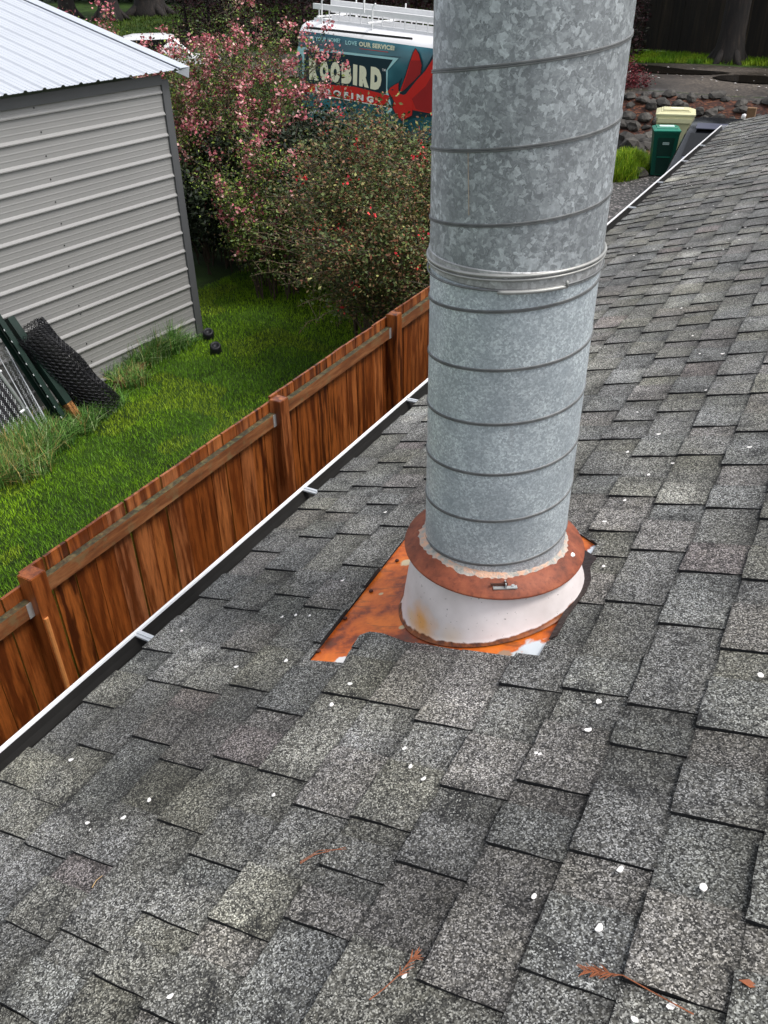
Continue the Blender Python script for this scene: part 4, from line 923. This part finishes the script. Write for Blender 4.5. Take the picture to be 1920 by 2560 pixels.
# ------------------------------------------------------------------ van
vd = _n(ray(-3058, -440)); vu = -vd                               # along the side, left -> right in view
vw = np.array([0, 0, 1.0]); vw = _n(vw - vw.dot(vu) * vu); vn = np.cross(vu, vw)   # vn: outward towards the camera
if vn[1] > 0: vn = -vn
T0 = _n(ray(900, 95)); T0 = T0 / math.hypot(T0[0], T0[1]) * 22.0     # point on the upper side edge
VC = vn @ T0
def vp(px, py): return on_plane(px, py, vn, VC)
def loc_uv(px, py): q = vp(px, py) - T0; return q @ vu, q @ vw
van = thing('work_van', 'teal wrapped roofing company van with white ladders on its roof, behind the pink shrub', 'van', tuple(T0 - vw * 2.3))
VM = Matrix(((vu[0], -vn[0], vw[0]), (vu[1], -vn[1], vw[1]), (vu[2], -vn[2], vw[2])))   # local x = along, y = away, z = up
van.rotation_euler = VM.to_euler(); VL = lambda x_, y_, z_: (x_, y_, z_ + 2.3)
uL = loc_uv(742, 200)[0]; uR = uL + 5.9
def vsec(u, drop=0, inset=0): return [VL(u, inset + .02, -1.95), VL(u, inset, -1.2), VL(u, inset, -.45), VL(u, inset + .02, -.15 - drop), VL(u, inset + .06, -.02 - drop), VL(u, inset + .16, .10 - drop), VL(u, inset + .35, .17 - drop), VL(u, 1.0, .20 - drop), VL(u, 1.65 - inset, .17 - drop), VL(u, 1.9 - inset, .02 - drop), VL(u, 2.0 - inset, -.45), VL(u, 2.0 - inset, -1.95)]
def loft(m, secs, mi=None):
    n_ = len(secs[0]); vs = [p for s_ in secs for p in s_]; fs = []; mis = []
    for a in range(len(secs) - 1):
        for j in range(n_):
            fs.append((a * n_ + j, a * n_ + (j + 1) % n_, (a + 1) * n_ + (j + 1) % n_, (a + 1) * n_ + j)); mis.append(1 if 4 <= j <= 8 else 0)
    fs += [tuple(range(n_))[::-1], tuple((len(secs) - 1) * n_ + k for k in range(n_))]; mis += [0, 0]
    m.add(vs, fs, mis)
m = MB(); loft(m, [vsec(uL, .06, .07), vsec(uL + .05, .02, .02), vsec(uL + .14)] + [vsec(uL + .14 + (uR - uL - .3) * k / 6) for k in range(1, 7)] + [vsec(uR - .05, .1, .03)])
body = m.build('body', [MT['teal'], MT['carwhite']], van); smooth_sharp(body, 50)
cab = MB(); cs2 = []
for (du, top_, ins) in [(0, .02, .03), (.5, -.35, .08), (.9, -.85, .12), (1.5, -1.05, .15), (1.65, -1.5, .2)]:
    u = uR - .05 + du; cs2.append([VL(u, ins, -1.95), VL(u, ins, top_ - .25), VL(u, ins + .15, top_), VL(u, 2 - ins - .15, top_), VL(u, 2 - ins, top_ - .25), VL(u, 2 - ins, -1.95)])
n_ = 6; vs = [p for s_ in cs2 for p in s_]; cab.add(vs, [(a * n_ + j, a * n_ + (j + 1) % n_, (a + 1) * n_ + (j + 1) % n_, (a + 1) * n_ + j) for a in range(4) for j in range(n_)] + [tuple(range(24, 30))]); cab.build('cab', MT['teal'], van)
for u in (uL + .95, uR - .2):
    for yy in (.02, 1.78):
        m = MB(); m.tube([VL(u, yy, -2.0), VL(u, yy + .2, -2.0)], .34, 20); w_ = m.build('wheel', MT['rubber'], van); m = MB(); m.tube([VL(u, yy - .01, -2.0), VL(u, yy + .21, -2.0)], .19, 14); m.build('rim', MT['alu'], w_)
def decal(pts, mat, name, lift=.004, th=.002, parent=None):
    P = []
    for q in pts:
        a, b = loc_uv(*q); P.append(VL(a, -lift - th, b))
    m = MB(); m.prism(P, (0, th, 0)); return m.build(name, mat, parent or van)
Z = lambda pts: [(660 + a / 3.858, 60 + b / 3.858) for a, b in pts]
decal(Z([(418, 20), (1440, 130), (1440, 152), (418, 45)]), MT['black'], 'roof_gutter_strip', .03, .01)
decal(Z([(360, 235), (1320, 318), (1320, 322), (360, 239)]), MT['black'], 'panel_groove', .002)
decal(Z([(330, 215), (1300, 330), (1195, 445), (1190, 620), (1240, 830), (1190, 880), (1180, 770), (420, 670), (335, 570), (372, 560), (372, 310), (320, 270)]), MT['paleteal'], 'sign_border', .006)
decal(Z([(385, 245), (1245, 345), (1180, 450), (1180, 675), (420, 590), (392, 545), (392, 300)]), MT['navy'], 'sign_field', .010)
decal(Z([(380, 575), (600, 580), (880, 605), (1215, 690), (1180, 795), (860, 735), (600, 690), (390, 650)]), MT['red'], 'sign_ribbon', .014)
decal(Z([(600, 690), (860, 736), (1180, 795), (1178, 802), (860, 745), (600, 699)]), MT['letter'], 'ribbon_line', .016)
decal(Z([(300, 650), (560, 700), (760, 790), (770, 830), (600, 800), (300, 790)]), MT['midteal'], 'teal_swoosh', .008)
# red bird with raised wings
decal(Z([(1190, 655), (1215, 610), (1260, 580), (1300, 560), (1335, 515), (1310, 600), (1305, 660), (1340, 560), (1400, 370), (1435, 270), (1463, 228), (1500, 280), (1530, 370), (1525, 480), (1560, 420), (1632, 290), (1700, 250), (1700, 900), (1560, 890), (1440, 900), (1330, 940), (1270, 880), (1235, 800), (1245, 740), (1220, 700)]), MT['navy'], 'bird_outline', .006)
decal(Z([(1312, 655), (1350, 640), (1450, 545), (1510, 480), (1522, 400), (1495, 290), (1463, 240), (1440, 280), (1408, 375), (1370, 500)]), MT['red'], 'bird_wing', .010)
decal(Z([(1330, 650), (1350, 640), (1450, 545), (1510, 480), (1522, 400), (1510, 350), (1420, 350), (1380, 500)]), MT['darkred'], 'wing_shade', .013)
decal(Z([(1360, 690), (1460, 560), (1560, 450), (1640, 320), (1700, 260), (1700, 800), (1600, 860), (1440, 830), (1390, 760)]), MT['red'], 'bird_wing', .010)
decal(Z([(1430, 720), (1560, 600), (1640, 470), (1700, 400), (1700, 800), (1600, 850), (1470, 820)]), MT['darkred'], 'wing_shade', .013)
decal(Z([(1198, 652), (1222, 615), (1262, 588), (1300, 568), (1300, 640), (1312, 672), (1350, 685), (1390, 665), (1420, 700), (1440, 780), (1430, 880), (1335, 930), (1278, 875), (1245, 800), (1258, 745), (1228, 690)]), MT['red'], 'bird_body', .016)
decal(Z([(1232, 632), (1250, 625), (1255, 636), (1240, 640)]), MT['navy'], 'bird_eye', .019)
FONT = None
def lettering(txt, c0, c1, height_px, mat, name, bold=.03, lift=.02, shear=0):
    """flat letters from pixel baseline start c0 to baseline end c1"""
    cu = bpy.data.curves.new('t', 'FONT'); cu.body = txt; cu.offset = bold; cu.extrude = .0; cu.size = 1; cu.space_character = 1.08; cu.resolution_u = 3
    o = bpy.data.objects.new('t', cu); COL.objects.link(o); bpy.context.view_layer.update()
    me = bpy.data.meshes.new_from_object(o.evaluated_get(bpy.context.evaluated_depsgraph_get())); bpy.data.objects.remove(o)
    co = np.array([v_.co[:] for v_ in me.vertices]); x0_, x1_ = co[:, 0].min(), co[:, 0].max(); y0_, y1_ = max(0, co[:, 1].min()), co[:, 1].max()
    a0, b0 = loc_uv(*c0); a1, b1 = loc_uv(*c1); top_ = loc_uv(c0[0], c0[1] - height_px); hgt = top_[1] - b0
    tx = (co[:, 0] - x0_) / (x1_ - x0_); ty = (co[:, 1] - y0_) / (y1_ - y0_)
    for i, v_ in enumerate(me.vertices): v_.co = VL(a0 + (a1 - a0) * tx[i], -lift, b0 + (b1 - b0) * tx[i] + hgt * ty[i])
    me.name = name; me.materials.append(mat); return link(name, me, van)
zz = lambda a, b: (660 + a / 3.858, 60 + b / 3.858)
lettering('LOVE YOUR HOME?', zz(400, 150), zz(740, 178), 9.5, MT['aqua'], 'slogan_lettering', .03)
lettering('LOVE', zz(790, 195), zz(900, 206), 10, MT['aqua'], 'slogan_lettering', .03)
lettering('OUR SERVICE!', zz(920, 210), zz(1262, 252), 11, MT['cream'], 'slogan_lettering', .05)
decal(Z([(925, 235), (1200, 268), (1200, 274), (925, 239)]), MT['red'], 'slogan_underline', .012)
lettering('R', zz(440, 512), zz(530, 522), 48, MT['cream'], 'name_lettering', .10)
lettering('O', zz(545, 522), zz(625, 532), 46, MT['cream'], 'name_lettering', .10)
lettering('O', zz(645, 535), zz(738, 546), 46, MT['cream'], 'name_lettering', .10)
lettering('B', zz(752, 548), zz(848, 560), 46, MT['cream'], 'name_lettering', .10)
lettering('I', zz(862, 562), zz(902, 572), 46, MT['cream'], 'name_lettering', .10)
lettering('R', zz(922, 575), zz(1016, 594), 46, MT['cream'], 'name_lettering', .10)
lettering('D', zz(1030, 600), zz(1134, 622), 50, MT['cream'], 'name_lettering', .10)
lettering('TM', zz(1143, 452), zz(1176, 456), 6, MT['letter'], 'trademark_lettering', .02)
lettering('R O O F I N G', zz(500, 655), zz(1060, 755), 14, MT['letter'], 'trade_lettering', .06, .022)
lettering('SERVING', zz(412, 850), zz(580, 868), 8, MT['letter'], 'small_lettering', .03)
# ladder rack and ladders: things carried on the roof
rack = van
for k, u in enumerate((uL + .55, uL + 2.0, uL + 3.9)):
    m = MB()
    for yy in (.3, 1.7): m.tube([VL(u, yy, .15), VL(u, yy, .62)], .02, 6)
    m.tube([VL(u, .12, .30), VL(u, 1.85, .30)], .022, 6); m.tube([VL(u, .3, .62), VL(u + .08, .3, .68)], .02, 6); m.build('rack_bar', MT['white'], van)
Vw = lambda x_, y_, z_: Vector(van.location) + VM @ Vector(VL(x_, y_, z_))
for li, (yy, zz_, u0, u1, lab) in enumerate([(.45, .18, uL + .2, uR - .2, 'white extension ladder lying on edge on the near side of the van roof'), (.75, .26, uL + .5, uR - .5, 'white ladder behind the near one on the van roof'), (1.25, .30, uL + .1, uR - .9, 'flat white ladder in the middle of the van roof')]):
    lad = thing('ladder', lab, 'ladder', Vw(u0, yy, zz_), 0, 'ladders on the van roof'); lad.rotation_euler = van.rotation_euler
    flat = li == 2; Lx = u1 - u0; hh = .30
    for q in (0, 1):
        m = MB(); 
        if flat: m.b2((0, q * hh, 0), (Lx, q * hh + .03, .08))
        else: m.b2((0, -.04 if q else 0, q * hh - .055), (Lx, .04, q * hh + .055))
        m.build('side_rail', MT['ladder'], lad)
    r1 = MB(); r1.tube([(0, 0, 0), (0, hh, 0) if flat else (0, 0, hh)], .017, 6); ro = r1.build('rung', MT['ladder'], lad); ro.location = (.15, .015 if flat else .01, .04 if flat else 0); rme = ro.data
    kk = .45
    while kk < Lx: o = link('rung', rme, lad); o.location = (kk, .015 if flat else .01, .04 if flat else 0); kk += .305
m = MB(); m.tube([VL(uL + 1.9, .1, .5), VL(uL + 1.9, .1, 1.6)], .022, 8); m.build('rack_upright', MT['white'], van)

# ------------------------------------------------------------------ white car at the far left
cb_ = thing('white_car', 'white car parked behind the shed, its roof showing through the pink blossom', 'car', tuple(on_z(415, 232, -H)), R(-139))
def car(root, body_m, glass_m, L=4.6, W=1.8, hood=.92, roof=1.46, prof=None, mirrors=True):
    pr = prof or [(-2.3, .35), (-2.3, .8), (-2.15, hood - .02), (-1.3, hood + .05), (-.55, roof - .06), (-.2, roof), (.9, roof), (1.25, roof - .06), (1.85, hood + .12), (2.2, hood), (2.3, .7), (2.3, .35)]
    m = MB(); secs_ = []
    for (yy, k_) in [(-W / 2, 0), (-W / 2 + .05, 1), (-W / 2 + .22, 2), (W / 2 - .22, 2), (W / 2 - .05, 1), (W / 2, 0)]:
        secs_.append([(x_ * (1 - .012 * (2 - k_)), yy if z_ < hood + .08 else yy * .86, z_ - (.06 * (1 if k_ == 0 else 0) + .015 * (k_ == 1)) * (1 if z_ > .6 else 0)) for x_, z_ in pr])
    n_ = len(pr); vs = [p for s_ in secs_ for p in s_]
    m.add(vs, [(a * n_ + j, a * n_ + (j + 1) % n_, (a + 1) * n_ + (j + 1) % n_, (a + 1) * n_ + j) for a in range(5) for j in range(n_)] + [tuple(range(n_))[::-1], tuple(5 * n_ + k_ for k_ in range(n_))])
    smooth_sharp(m.build('body', body_m, root), 40)
    q = W / 2 * .80
    m = MB(); m.prism([(-1.24, -q, hood + .10), (-.60, -q * .93, roof - .07), (-.60, q * .93, roof - .07), (-1.24, q, hood + .10)], (-.02, 0, .014)); m.build('windscreen', glass_m, root)
    m = MB(); m.prism([(1.30, -q * .93, roof - .07), (1.80, -q, hood + .16), (1.80, q, hood + .16), (1.30, q * .93, roof - .07)], (.02, 0, .014)); m.build('rear_window', glass_m, root)
    for s_ in (-1, 1):
        m = MB(); yy = s_ * W / 2 * .868; m.prism([(-1.02, yy + s_ * .03, hood + .10), (-.52, yy, roof - .12), (1.1, yy, roof - .12), (1.5, yy + s_ * .03, hood + .12)], (0, s_ * .012, 0)); m.build('side_window', glass_m, root)
        if mirrors: m = MB(); m.box((-1.0, s_ * (W / 2 + .05), hood + .10), (.07, .16, .11)); m.build('wing_mirror', body_m, root)
        for x_ in (-1.45, 1.4):
            m = MB(); m.tube([(x_, s_ * (W / 2 - .16), .32), (x_, s_ * (W / 2 + .01), .32)], .32, 20); w_ = m.build('wheel', MT['rubber'], root); m = MB(); m.tube([(x_, s_ * (W / 2 - .1), .32), (x_, s_ * (W / 2 + .02), .32)], .2, 12); m.build('rim', MT['alu'], w_)
car(cb_, MT['carwhite'], MT['glass'], hood=1.18, roof=1.95)
# black car beyond the gable, bonnet towards the camera
bc = thing('black_car', 'black car parked beside the bins, partly hidden by the gutter', 'car', (-2.52, 18.75, -H), R(96))
car(bc, MT['blackcar'], MT['glass'], hood=.95, roof=1.42, mirrors=False)
m = MB(); m.prism([(-1.25, -.05, 1.07), (-.72, -.10, 1.335), (-1.25, .62, 1.07)], (-.012, 0, .012)); m.build('windscreen_reflection', MT['dash_reflection'], bc)  # white dashboard reflection in the windscreen, modelled as a pale wedge
m = MB(); m.prism([(-1.50, -.70, 1.005), (-1.27, -.70, 1.045), (-1.27, .70, 1.045), (-1.50, .70, 1.005)], (-.004, 0, .012)); m.build('cowl_panel', MT['bluecar'], bc)
m = MB(); m.prism([(-.53, -.60, 1.425), (-.1, -.60, 1.455), (-.1, .60, 1.455), (-.53, .60, 1.425)], (0, 0, .012)); m.build('sunroof', MT['bluecar'], bc)

# ------------------------------------------------------------------ bins
def bin_thing(name, label, loc, rz, W, D, Hh, mats, group=None):
    t = thing(name, label, 'bin', loc, rz, group); b, lid, rec = mats
    m = MB(); w0, d0 = W * .40, D * .38; w1, d1 = W / 2, D / 2
    def ring(w_, d_, z_, oy=0): return [(-w_, -d_ + oy, z_), (w_, -d_ + oy, z_), (w_, d_ + oy, z_), (-w_, d_ + oy, z_)]
    rg = [ring(w0, d0, .03), ring(w1 * .97, d1 * .96, Hh * .90), ring(w1 * 1.0, d1, Hh * .90), ring(w1 * 1.0, d1, Hh * .95)]
    vs = [p for s_ in rg for p in s_]; m.add(vs, [(a * 4 + j, a * 4 + (j + 1) % 4, (a + 1) * 4 + (j + 1) % 4, (a + 1) * 4 + j) for a in range(3) for j in range(4)] + [(3, 2, 1, 0), (12, 13, 14, 15)])
    m.build('body', b, t)
    m = MB(); l = [ring(w1 * 1.04, d1 * 1.06, Hh * .95), ring(w1 * 1.04, d1 * 1.06, Hh * .975), ring(w1 * .86, d1 * .86, Hh * 1.0), ring(w1 * .80, d1 * .80, Hh * 1.0), ring(w1 * .78, d1 * .78, Hh * 1.015)]
    vs = [p for s_ in l for p in s_]; m.add(vs, [(a * 4 + j, a * 4 + (j + 1) % 4, (a + 1) * 4 + (j + 1) % 4, (a + 1) * 4 + j) for a in range(4) for j in range(4)] + [(3, 2, 1, 0), (16, 17, 18, 19)])
    lo = m.build('lid', lid, t)
    m = MB(); m.tube([(-w1 * .8, d1 + .07, Hh * .93), (w1 * .8, d1 + .07, Hh * .93)], .016, 8)
    for sx in (-1, 1): m.tube([(sx * w1 * .6, d1, Hh * .90), (sx * w1 * .6, d1 + .07, Hh * .93)], .014, 6)
    m.build('handle', b, t)
    for sx in (-1, 1): m = MB(); m.tube([(sx * w0 * 1.0, d0, .10), (sx * (w0 + .05), d0, .10)], .10, 14); m.build('wheel', MT['rubber'], t)
    return t, w0, d0, w1, d1
az_g = R(11.5)
gb = on_z(1640, 443, zb); gz = (gb[0], gb[1] + .30, -H)
t, w0, d0, w1, d1 = bin_thing('wheelie_bin', 'narrow green wheeled bin standing in front of the cream one', gz, az_g + R(6), .56, .60, 1.0, (MT['bin_green'], MT['bin_lid'], MT['bin_rec']), 'wheeled bins by the rocks')
fy = lambda z_: -(d0 + (d1 * .96 - d0) * (z_ - .03) / (.98 * .9 - .03)) - .004
for (za, zb2, nm) in ((.06, .41, 'lower_recess'), (.44, .83, 'upper_recess')):
    m = MB(); wa = .115 + .03 * (za > .3); m.add([(-wa, fy(za), za), (wa, fy(za), za), (wa * 1.12, fy(zb2), zb2), (-wa * 1.12, fy(zb2), zb2)], [(0, 1, 2, 3)])  # recess shade is painted in as darker green on the flat panel
    m.prism([(-wa - .018, fy(za) - .004, za), (-wa, fy(za) - .004, za), (-wa * 1.12, fy(zb2) - .004, zb2), (-wa * 1.12 - .018, fy(zb2) - .004, zb2)], (0, -.014, 0), col=None); m.prism([(wa + .018, fy(za) - .004, za), (wa * 1.12 + .018, fy(zb2) - .004, zb2), (wa * 1.12, fy(zb2) - .004, zb2), (wa, fy(za) - .004, za)], (0, -.014, 0)); m.build(nm, MT['bin_rec'], t)
m = MB(); m.b2((-.14, fy(.425) - .02, .418), (.14, fy(.425), .432)); m.build('front_rib', MT['bin_lid'], t)
m = MB(); m.add([(-.06, fy(.70) - .006, .685), (.075, fy(.70) - .006, .685), (.075, fy(.73) - .006, .735), (-.06, fy(.73) - .006, .735)], [(0, 1, 2, 3)]); m.build('number_sticker', MT['sticker'], t)
m = MB()
for k in range(5): m.b2((-.045 + k * .024, fy(.71) - .009, .695), (-.045 + k * .024 + .012, fy(.71) - .008, .725))
m.build('sticker_marks', MT['bin_green'], t)
m = MB(); m.prism([(-.15, -.02, 1.019), (.17, -.02, 1.019), (.17, .16, 1.019), (-.15, .16, 1.019)], (0, 0, .003)); o = m.build('lid_label', MT['sticker'], t); o.location = (0, 0, -.003)
cbn = on_z(1662, 418, zb); t2, *_ = bin_thing('wheelie_bin', 'larger cream coloured wheeled bin behind the green one', (cbn[0] + .0, cbn[1] + .25, -H), az_g, .84, .80, 1.20, (MT['bin_tan'], MT['bin_tan'], MT['bin_tan']), 'wheeled bins by the rocks')
m = MB(); m.b2((-.28, -.22, 1.218), (.28, .24, 1.236)); m.build('lid_panel', MT['bin_tan'], t2)
m = MB(); m.b2((-.29, -.255, 1.205), (.29, -.240, 1.222)); m.build('lid_groove', MT['black'], t2)
m = MB(); m.b2((-.12, .0, 1.2365), (.16, .12, 1.239)); m.build('lid_label', MT['letter'], t2)
m = MB(); m.b2((-.38, -.44, .99), (.38, -.39, 1.08)); m.build('front_rim', MT['bin_tan'], t2)

# ------------------------------------------------------------------ rocks, post, puddle
def rock_mesh(seed):
    r_ = random.Random(seed); bm2 = bmesh.new(); bmesh.ops.create_icosphere(bm2, subdivisions=2, radius=.5)
    ph = [r_.uniform(0, 6) for _ in range(6)]
    for v_ in bm2.verts:
        c_ = v_.co; d_ = 1 + .22 * math.sin(c_.x * 5 + ph[0]) * math.sin(c_.y * 4 + ph[1]) + .16 * math.sin(c_.z * 7 + ph[2]) + .08 * math.sin(c_.x * 13 + ph[3]); c_ *= d_
        for ax3 in (Vector((1, .3, .2)), Vector((-.3, .9, .5)), Vector((.1, -.8, .6)), Vector((.4, .2, 1))):
            n3 = ax3.normalized(); q_ = c_.dot(n3)
            if q_ > .38: c_ -= n3 * (q_ - .38)
    me = bpy.data.meshes.new('rock'); bm2.to_mesh(me); bm2.free(); me.materials.append(MT['rock']); return me
rmesh = [rock_mesh(s_) for s_ in range(6)]
rocks = []
for k in range(110):                                # the loose wall along the driveway edge
    row = k % 4; rocks.append((-8.0 + 8.6 * k / 109 + rr.uniform(-.1, .1), 24.95 + row * .36 + rr.uniform(-.12, .12), rr.uniform(.20, .42), 0))
for k in range(26): rocks.append((rr.uniform(-7.2, -5.0), rr.uniform(23.3, 25.0), rr.uniform(.25, .5), 0))
for (px, py, sz) in [(1568, 345, .75), (1592, 338, .6), (1575, 362, .8), (1600, 372, .55), (1622, 352, .5), (1585, 385, .6), (1607, 392, .5), (1600, 415, .45), (1612, 385, .45)]:
    q = on_z(px, py + 10, zb + .15); rocks.append((q[0], q[1], sz * .9, 1))
for (x_, y_, sz, low_) in rocks:
    o = link('rock', rmesh[rr.randrange(6)]); zt_ = float(terr(np.array(x_), np.array(y_))); o.location = (x_, y_, zt_ + sz * .22); o.scale = (sz * rr.uniform(.9, 1.4), sz * rr.uniform(.8, 1.1), sz * rr.uniform(.6, .85)); o.rotation_euler = (rr.uniform(-.3, .3), rr.uniform(-.3, .3), rr.uniform(0, 6.28))
    if low_: tag(o, 'dark mossy rock in the lower edging beside the grass mound and green bin', 'rock', 'rocks edging the grass mound')
    else: tag(o, 'grey brown rock in the loose retaining wall below the driveway', 'rock', 'rocks along the driveway edge')
q = on_z(1873, 308, -3.3); m = MB(); m.b2((q[0] - .09, q[1] - .09, -4.0), (q[0] + .09, q[1] + .09, -2.98)); tag(put(m.build('wood_stake', MT['plank']), q), 'short grey wooden post standing at the driveway edge beyond the roof', 'post')
q = on_z(1858, 303, -3.3); m = MB(); m.lathe([(.001, .16), (.05, .14), (.065, .09), (.05, .03), (.02, .0), (.02, -.6)], (0, 0), 14); o = m.build('marker_ball', MT['white'], smooth=True); o.location = q; tag(o, 'small round white marker beside the wooden post', 'marker')
pts = [(1778, 197), (1800, 204), (1850, 211), (1900, 214), (1960, 214), (1960, 200), (1900, 194), (1840, 192), (1800, 193)]
m = MB(); P = [on_z(px, py, -3.3) for px, py in pts]; m.add([(a, b, float(terr(np.array(a), np.array(b))) + .045) for a, b, _ in P], [tuple(range(len(P)))]); o = m.build('puddle', MT['water'], kind='structure')
pts = [(1560, 163), (1640, 168), (1720, 178), (1800, 182), (1830, 186), (1770, 189), (1660, 186), (1560, 180)]
m = MB(); P = [on_z(px, py, -3.3) for px, py in pts]; m.add([(a, b, float(terr(np.array(a), np.array(b))) + .045) for a, b, _ in P], [tuple(range(len(P)))]); o = m.build('roadside_water', MT['water'], kind='structure')
# fallen pale blossom on the driveway
m = MB()
for _ in range(60):
    x_, y_ = rr.uniform(-8, 3), rr.uniform(27, 33); z_ = float(terr(np.array(x_), np.array(y_))) + .02; s_ = rr.uniform(.02, .05); m.add([(x_ - s_, y_, z_ + .01), (x_, y_ - s_, z_ + .02), (x_ + s_, y_, z_ + .01), (x_, y_ + s_, z_ + .02)], [(0, 1, 2, 3)])
m.build('scattered_blossom', MT['petal'], kind='stuff')

# ------------------------------------------------------------------ far fence and trees
fp0, fp1 = on_z(1560, 124, -3.3), on_z(1900, 152, -3.3); fd = Vector((fp1 - fp0)); fd.z = 0; fl = fd.length; fd.normalize()
ff = thing('dark_fence', 'tall dark weathered board fence behind the grass verge', 'fence', (fp0[0], fp0[1], -3.3), math.atan2(fd.y, fd.x))
me_b = None
for k in range(-14, 46):
    if me_b is None: mb_ = MB(); mb_.b2((0, 0, .05), (.245, .022, 3.6)); o = mb_.build('board', MT['darkfence'], ff); me_b = o.data
    else: o = link('board', me_b, ff)
    o.location = (k * .25, rr.choice((0, .012)), rr.uniform(-.04, .02))
for k in range(-3, 10): m = MB(); m.b2((k * 1.2, .03, 0), (k * 1.2 + .1, .13, 3.5)); m.build('post', MT['darkfence'], ff)
def trunk(px, py, z_, r_, h_, label, lean=(0, 0), lowlimb=False):
    q = on_z(px, py, z_); t = thing('conifer_tree', label, 'tree', tuple(q), 0, 'dark conifers beyond the driveway')
    m = MB(); P = [(0, 0, -.3), (0, 0, .25), (0, 0, .9), (lean[0] * .3, lean[1] * .3, h_ * .3), (lean[0], lean[1], h_)]
    rs = [r_ * 1.7, r_ * 1.3, r_ * 1.05, r_ * .95, r_ * .5]; m.tube(P, rs, 16)
    for k in range(6):
        a = k * 1.05 + rr.random(); m.tube([(math.cos(a) * r_ * .7, math.sin(a) * r_ * .7, .5), (math.cos(a) * r_ * 1.6, math.sin(a) * r_ * 1.6, .05), (math.cos(a) * r_ * 2.3, math.sin(a) * r_ * 2.3, -.15)], [r_ * .35, r_ * .28, r_ * .08], 7)
    m.build('trunk', MT['bark'], t, smooth=True)
    n_ = 5000; a = rng.uniform(0, 6.28, n_); hh = rng.uniform(h_ * .42, h_ * 1.05, n_); rd = (1.1 - hh / h_ * .75) * 3.2 * rng.random(n_) ** .6; pts = np.stack([rd * np.cos(a), rd * np.sin(a), hh - rd * .25], 1)
    v_, f_, c_ = leaf_cloud(pts, .35 * rng.uniform(.5, 1.3, n_), pick(DK, n_, [3, 3, 1])); arrays_mesh('crown', v_, f_, MT['leaf'], c_, t, 'stuff')
trunk(276, 46, -2.9, .52, 14, 'big conifer trunk on the far lawn above the shed roof, middle of three')
trunk(172, 42, -2.9, .42, 13, 'conifer trunk on the far lawn just over the shed ridge, leftmost')
trunk(378, 36, -2.9, .80, 14, 'wide reddish conifer trunk on the far lawn, behind the pink blossom')
trunk(1818, 157, -3.3, .40, 13, 'black conifer trunk standing before the dark board fence')
def mass(name, label, cat, x0, x1, y0, y1, z0, z1, n_, size, cols, w_, group=None):
    t = thing(name, label, cat, ((x0 + x1) / 2, (y0 + y1) / 2, z0), 0, group)
    P = np.stack([rng.uniform(x0, x1, n_), y0 + (y1 - y0) * rng.random(n_), rng.uniform(z0, z1, n_)], 1)
    dens = vnoise(P[:, 0], P[:, 2], .9, 12) * .6 + vnoise(P[:, 0], P[:, 2], 2.6, 13) * .4; P[:, 1] += (dens - .5) * 1.6; tone = .5 + dens
    top_ = z1 - 1.2 * vnoise(P[:, 0], P[:, 0] * 0, .5, 14); P = P[P[:, 2] < top_]; tone = tone[:len(P)]
    v_, f_, c_ = leaf_cloud(P - np.array(t.location), size * rng.uniform(.5, 1.4, len(P)), pick(cols, len(P), w_) * tone[:, None]); arrays_mesh('foliage', v_, f_, MT['leaf'], c_, t, 'stuff')
    m = MB(); xx = x0 + .5
    while xx < x1: m.tube([(xx - t.location[0], (y0 + y1) / 2 - t.location[1], -.2), (xx - t.location[0] + rr.uniform(-.3, .3), (y0 + y1) / 2 - t.location[1], (z1 - z0) * .8)], [.09, .03], 6); xx += 1.3
    m.build('stem', MT['bark'], t)
    return t
mass('plum_hedge', 'dark reddish purple leaved hedge behind the van', 'hedge', -29.5, -8.2, 33.5, 35.5, -3.4, 1.6, 56000, .14, [(.035, .008, .010), (.018, .006, .007), (.05, .018, .016), (.02, .022, .010)], [4, 4, 1, 1])
mass('evergreen_hedge', 'dark evergreen hedge along the far edge of the lawn at top left', 'hedge', -58, -22, 52, 55, -2.6, 3.5, 40000, .30, DK, [3, 3, 1])
